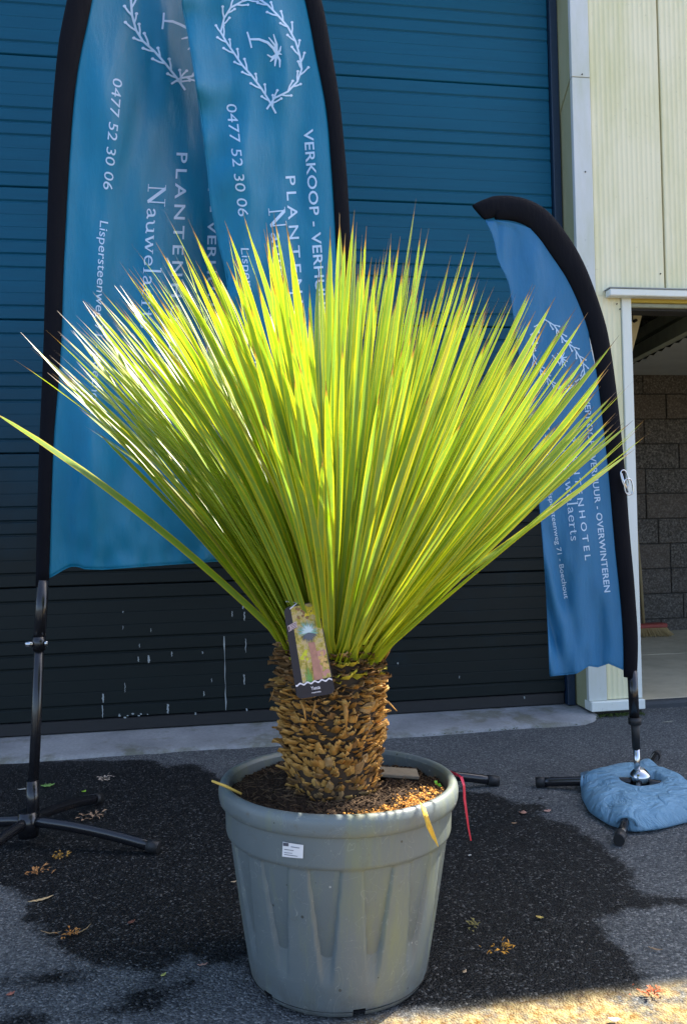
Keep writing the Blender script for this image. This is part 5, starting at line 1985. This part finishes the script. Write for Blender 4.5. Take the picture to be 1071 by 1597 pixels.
dry_leaf(365, 1374, .018, .006, .1, (0.50, 0.38, 0.24), 'tiny tan leaf touching the left side of the pot', seed=8)
dry_leaf(255, 1519, .014, .008, .7, (0.45, 0.45, 0.12), 'tiny yellow fleck on dry tarmac left of the pot', seed=9)
dry_leaf(17, 1549, .018, .010, .7, (0.42, 0.15, 0.10), 'small reddish leaf in the bottom left corner', seed=10)
dry_leaf(205, 1437, .022, .012, .7, (0.16, 0.06, 0.035), 'dark red leaf fragment in the middle of the left wet patch', seed=24)
dry_leaf(815, 1267, .028, .020, 1.0, (0.40, 0.20, 0.14), 'small brown leaf right of the pot near the wet edge, nearer the pot of two', seed=11, lobes=1)
dry_leaf(853, 1264, .026, .018, .1, (0.50, 0.28, 0.22), 'pale pinkish brown leaf in front of the left leg of the weight bag', seed=12)
dry_leaf(842, 1244, .014, .012, 1.1, (0.03, 0.03, 0.03), 'small black chip beside the left leg of the weight bag', seed=13)
dry_leaf(801, 1283, .016, .010, -.3, (0.36, 0.22, 0.12), 'tiny brown leaf below the pair of brown leaves', seed=14)
clump(781, 1481, .034, (0.55, 0.27, 0.03), 'orange dry leaf clump in the right wet patch', 6)
clump(741, 1444, .026, (0.20, 0.17, 0.05), 'olive brown moss crumb right of the pot', 7)
dry_leaf(841, 1430, .018, .010, -.5, (0.55, 0.40, 0.10), 'small yellowish leaf above the orange leaf clump', seed=15)
dry_leaf(724, 1514, .014, .007, .7, (0.42, 0.30, 0.18), 'tiny tan leaf close to the lower right of the pot', seed=16)
dry_leaf(732, 1333, .010, .007, 0, (0.6, 0.58, 0.52), 'tiny white chip right of the pot collar', seed=17)
clump(1016, 1550, .028, (0.55, 0.12, 0.04), 'red orange leaf fragment near the sunlit strip at lower right', 8)
dry_leaf(1021, 1479, .030, .006, -.6, (0.25, 0.17, 0.10), 'thin brown twig leaf on dry tarmac at the right edge', seed=18)
dry_leaf(957, 1589, .022, .012, -.4, (0.70, 0.66, 0.62), 'white paper scrap on the sunlit strip at the bottom edge', seed=19, cat='scrap')
dry_leaf(1060, 1096, .12, .012, .1, (0.50, 0.42, 0.12), 'yellowish dry leaf on the tarmac at the bay edge', seed=20, curl=.05)
dry_leaf(1040, 1125, .06, .016, .1, (0.22, 0.22, 0.18), 'greyish fleck on tarmac in front of the open bay', seed=21, curl=.02)
dry_leaf(82, 1155, .03, .02, .1, (0.45, 0.30, 0.16), 'small brown leaf on the concrete apron at the left', seed=22)
clump(418, 1159, .03, (0.35, 0.22, 0.14), 'brown crumbs on the concrete apron beside the trunk', 9, n=16)
# moss and weeds where apron, plinth and tarmac meet
m_ = MB(); r = random.Random(31)
for i in range(420):
    if i < 200:
        x = r.uniform(0.6, 1.75); y = 3.425 + 0.02 * x + 0.012 * nz(x * 5, 1) + r.gauss(0, .006)
        if x > 1.6: y += (x - 1.6) ** 2 * 5
        s_ = r.uniform(.003, .008)
    else:
        x = r.uniform(1.72, 1.98); y = 3.575 + r.gauss(0, .018); s_ = r.uniform(.004, .013)
    if nz(x * 7, 3) < -0.05: continue
    z = 0.004
    for k_ in range(3):
        a = r.uniform(0, 6.28)
        m_.add([(x, y, z), (x + s_ * math.cos(a), y + s_ * math.sin(a), z + s_ * r.uniform(.3, 1.2)), (x + s_ * .6 * math.cos(a + 1), y + s_ * .6 * math.sin(a + 1), z + s_ * .5)], [(0, 1, 2)])
o = m_.build('moss', M['moss']); tag(o, 'line of green moss and weeds along the apron edge and the post foot', 'moss', kind='stuff')
print('objects', len(bpy.data.objects))
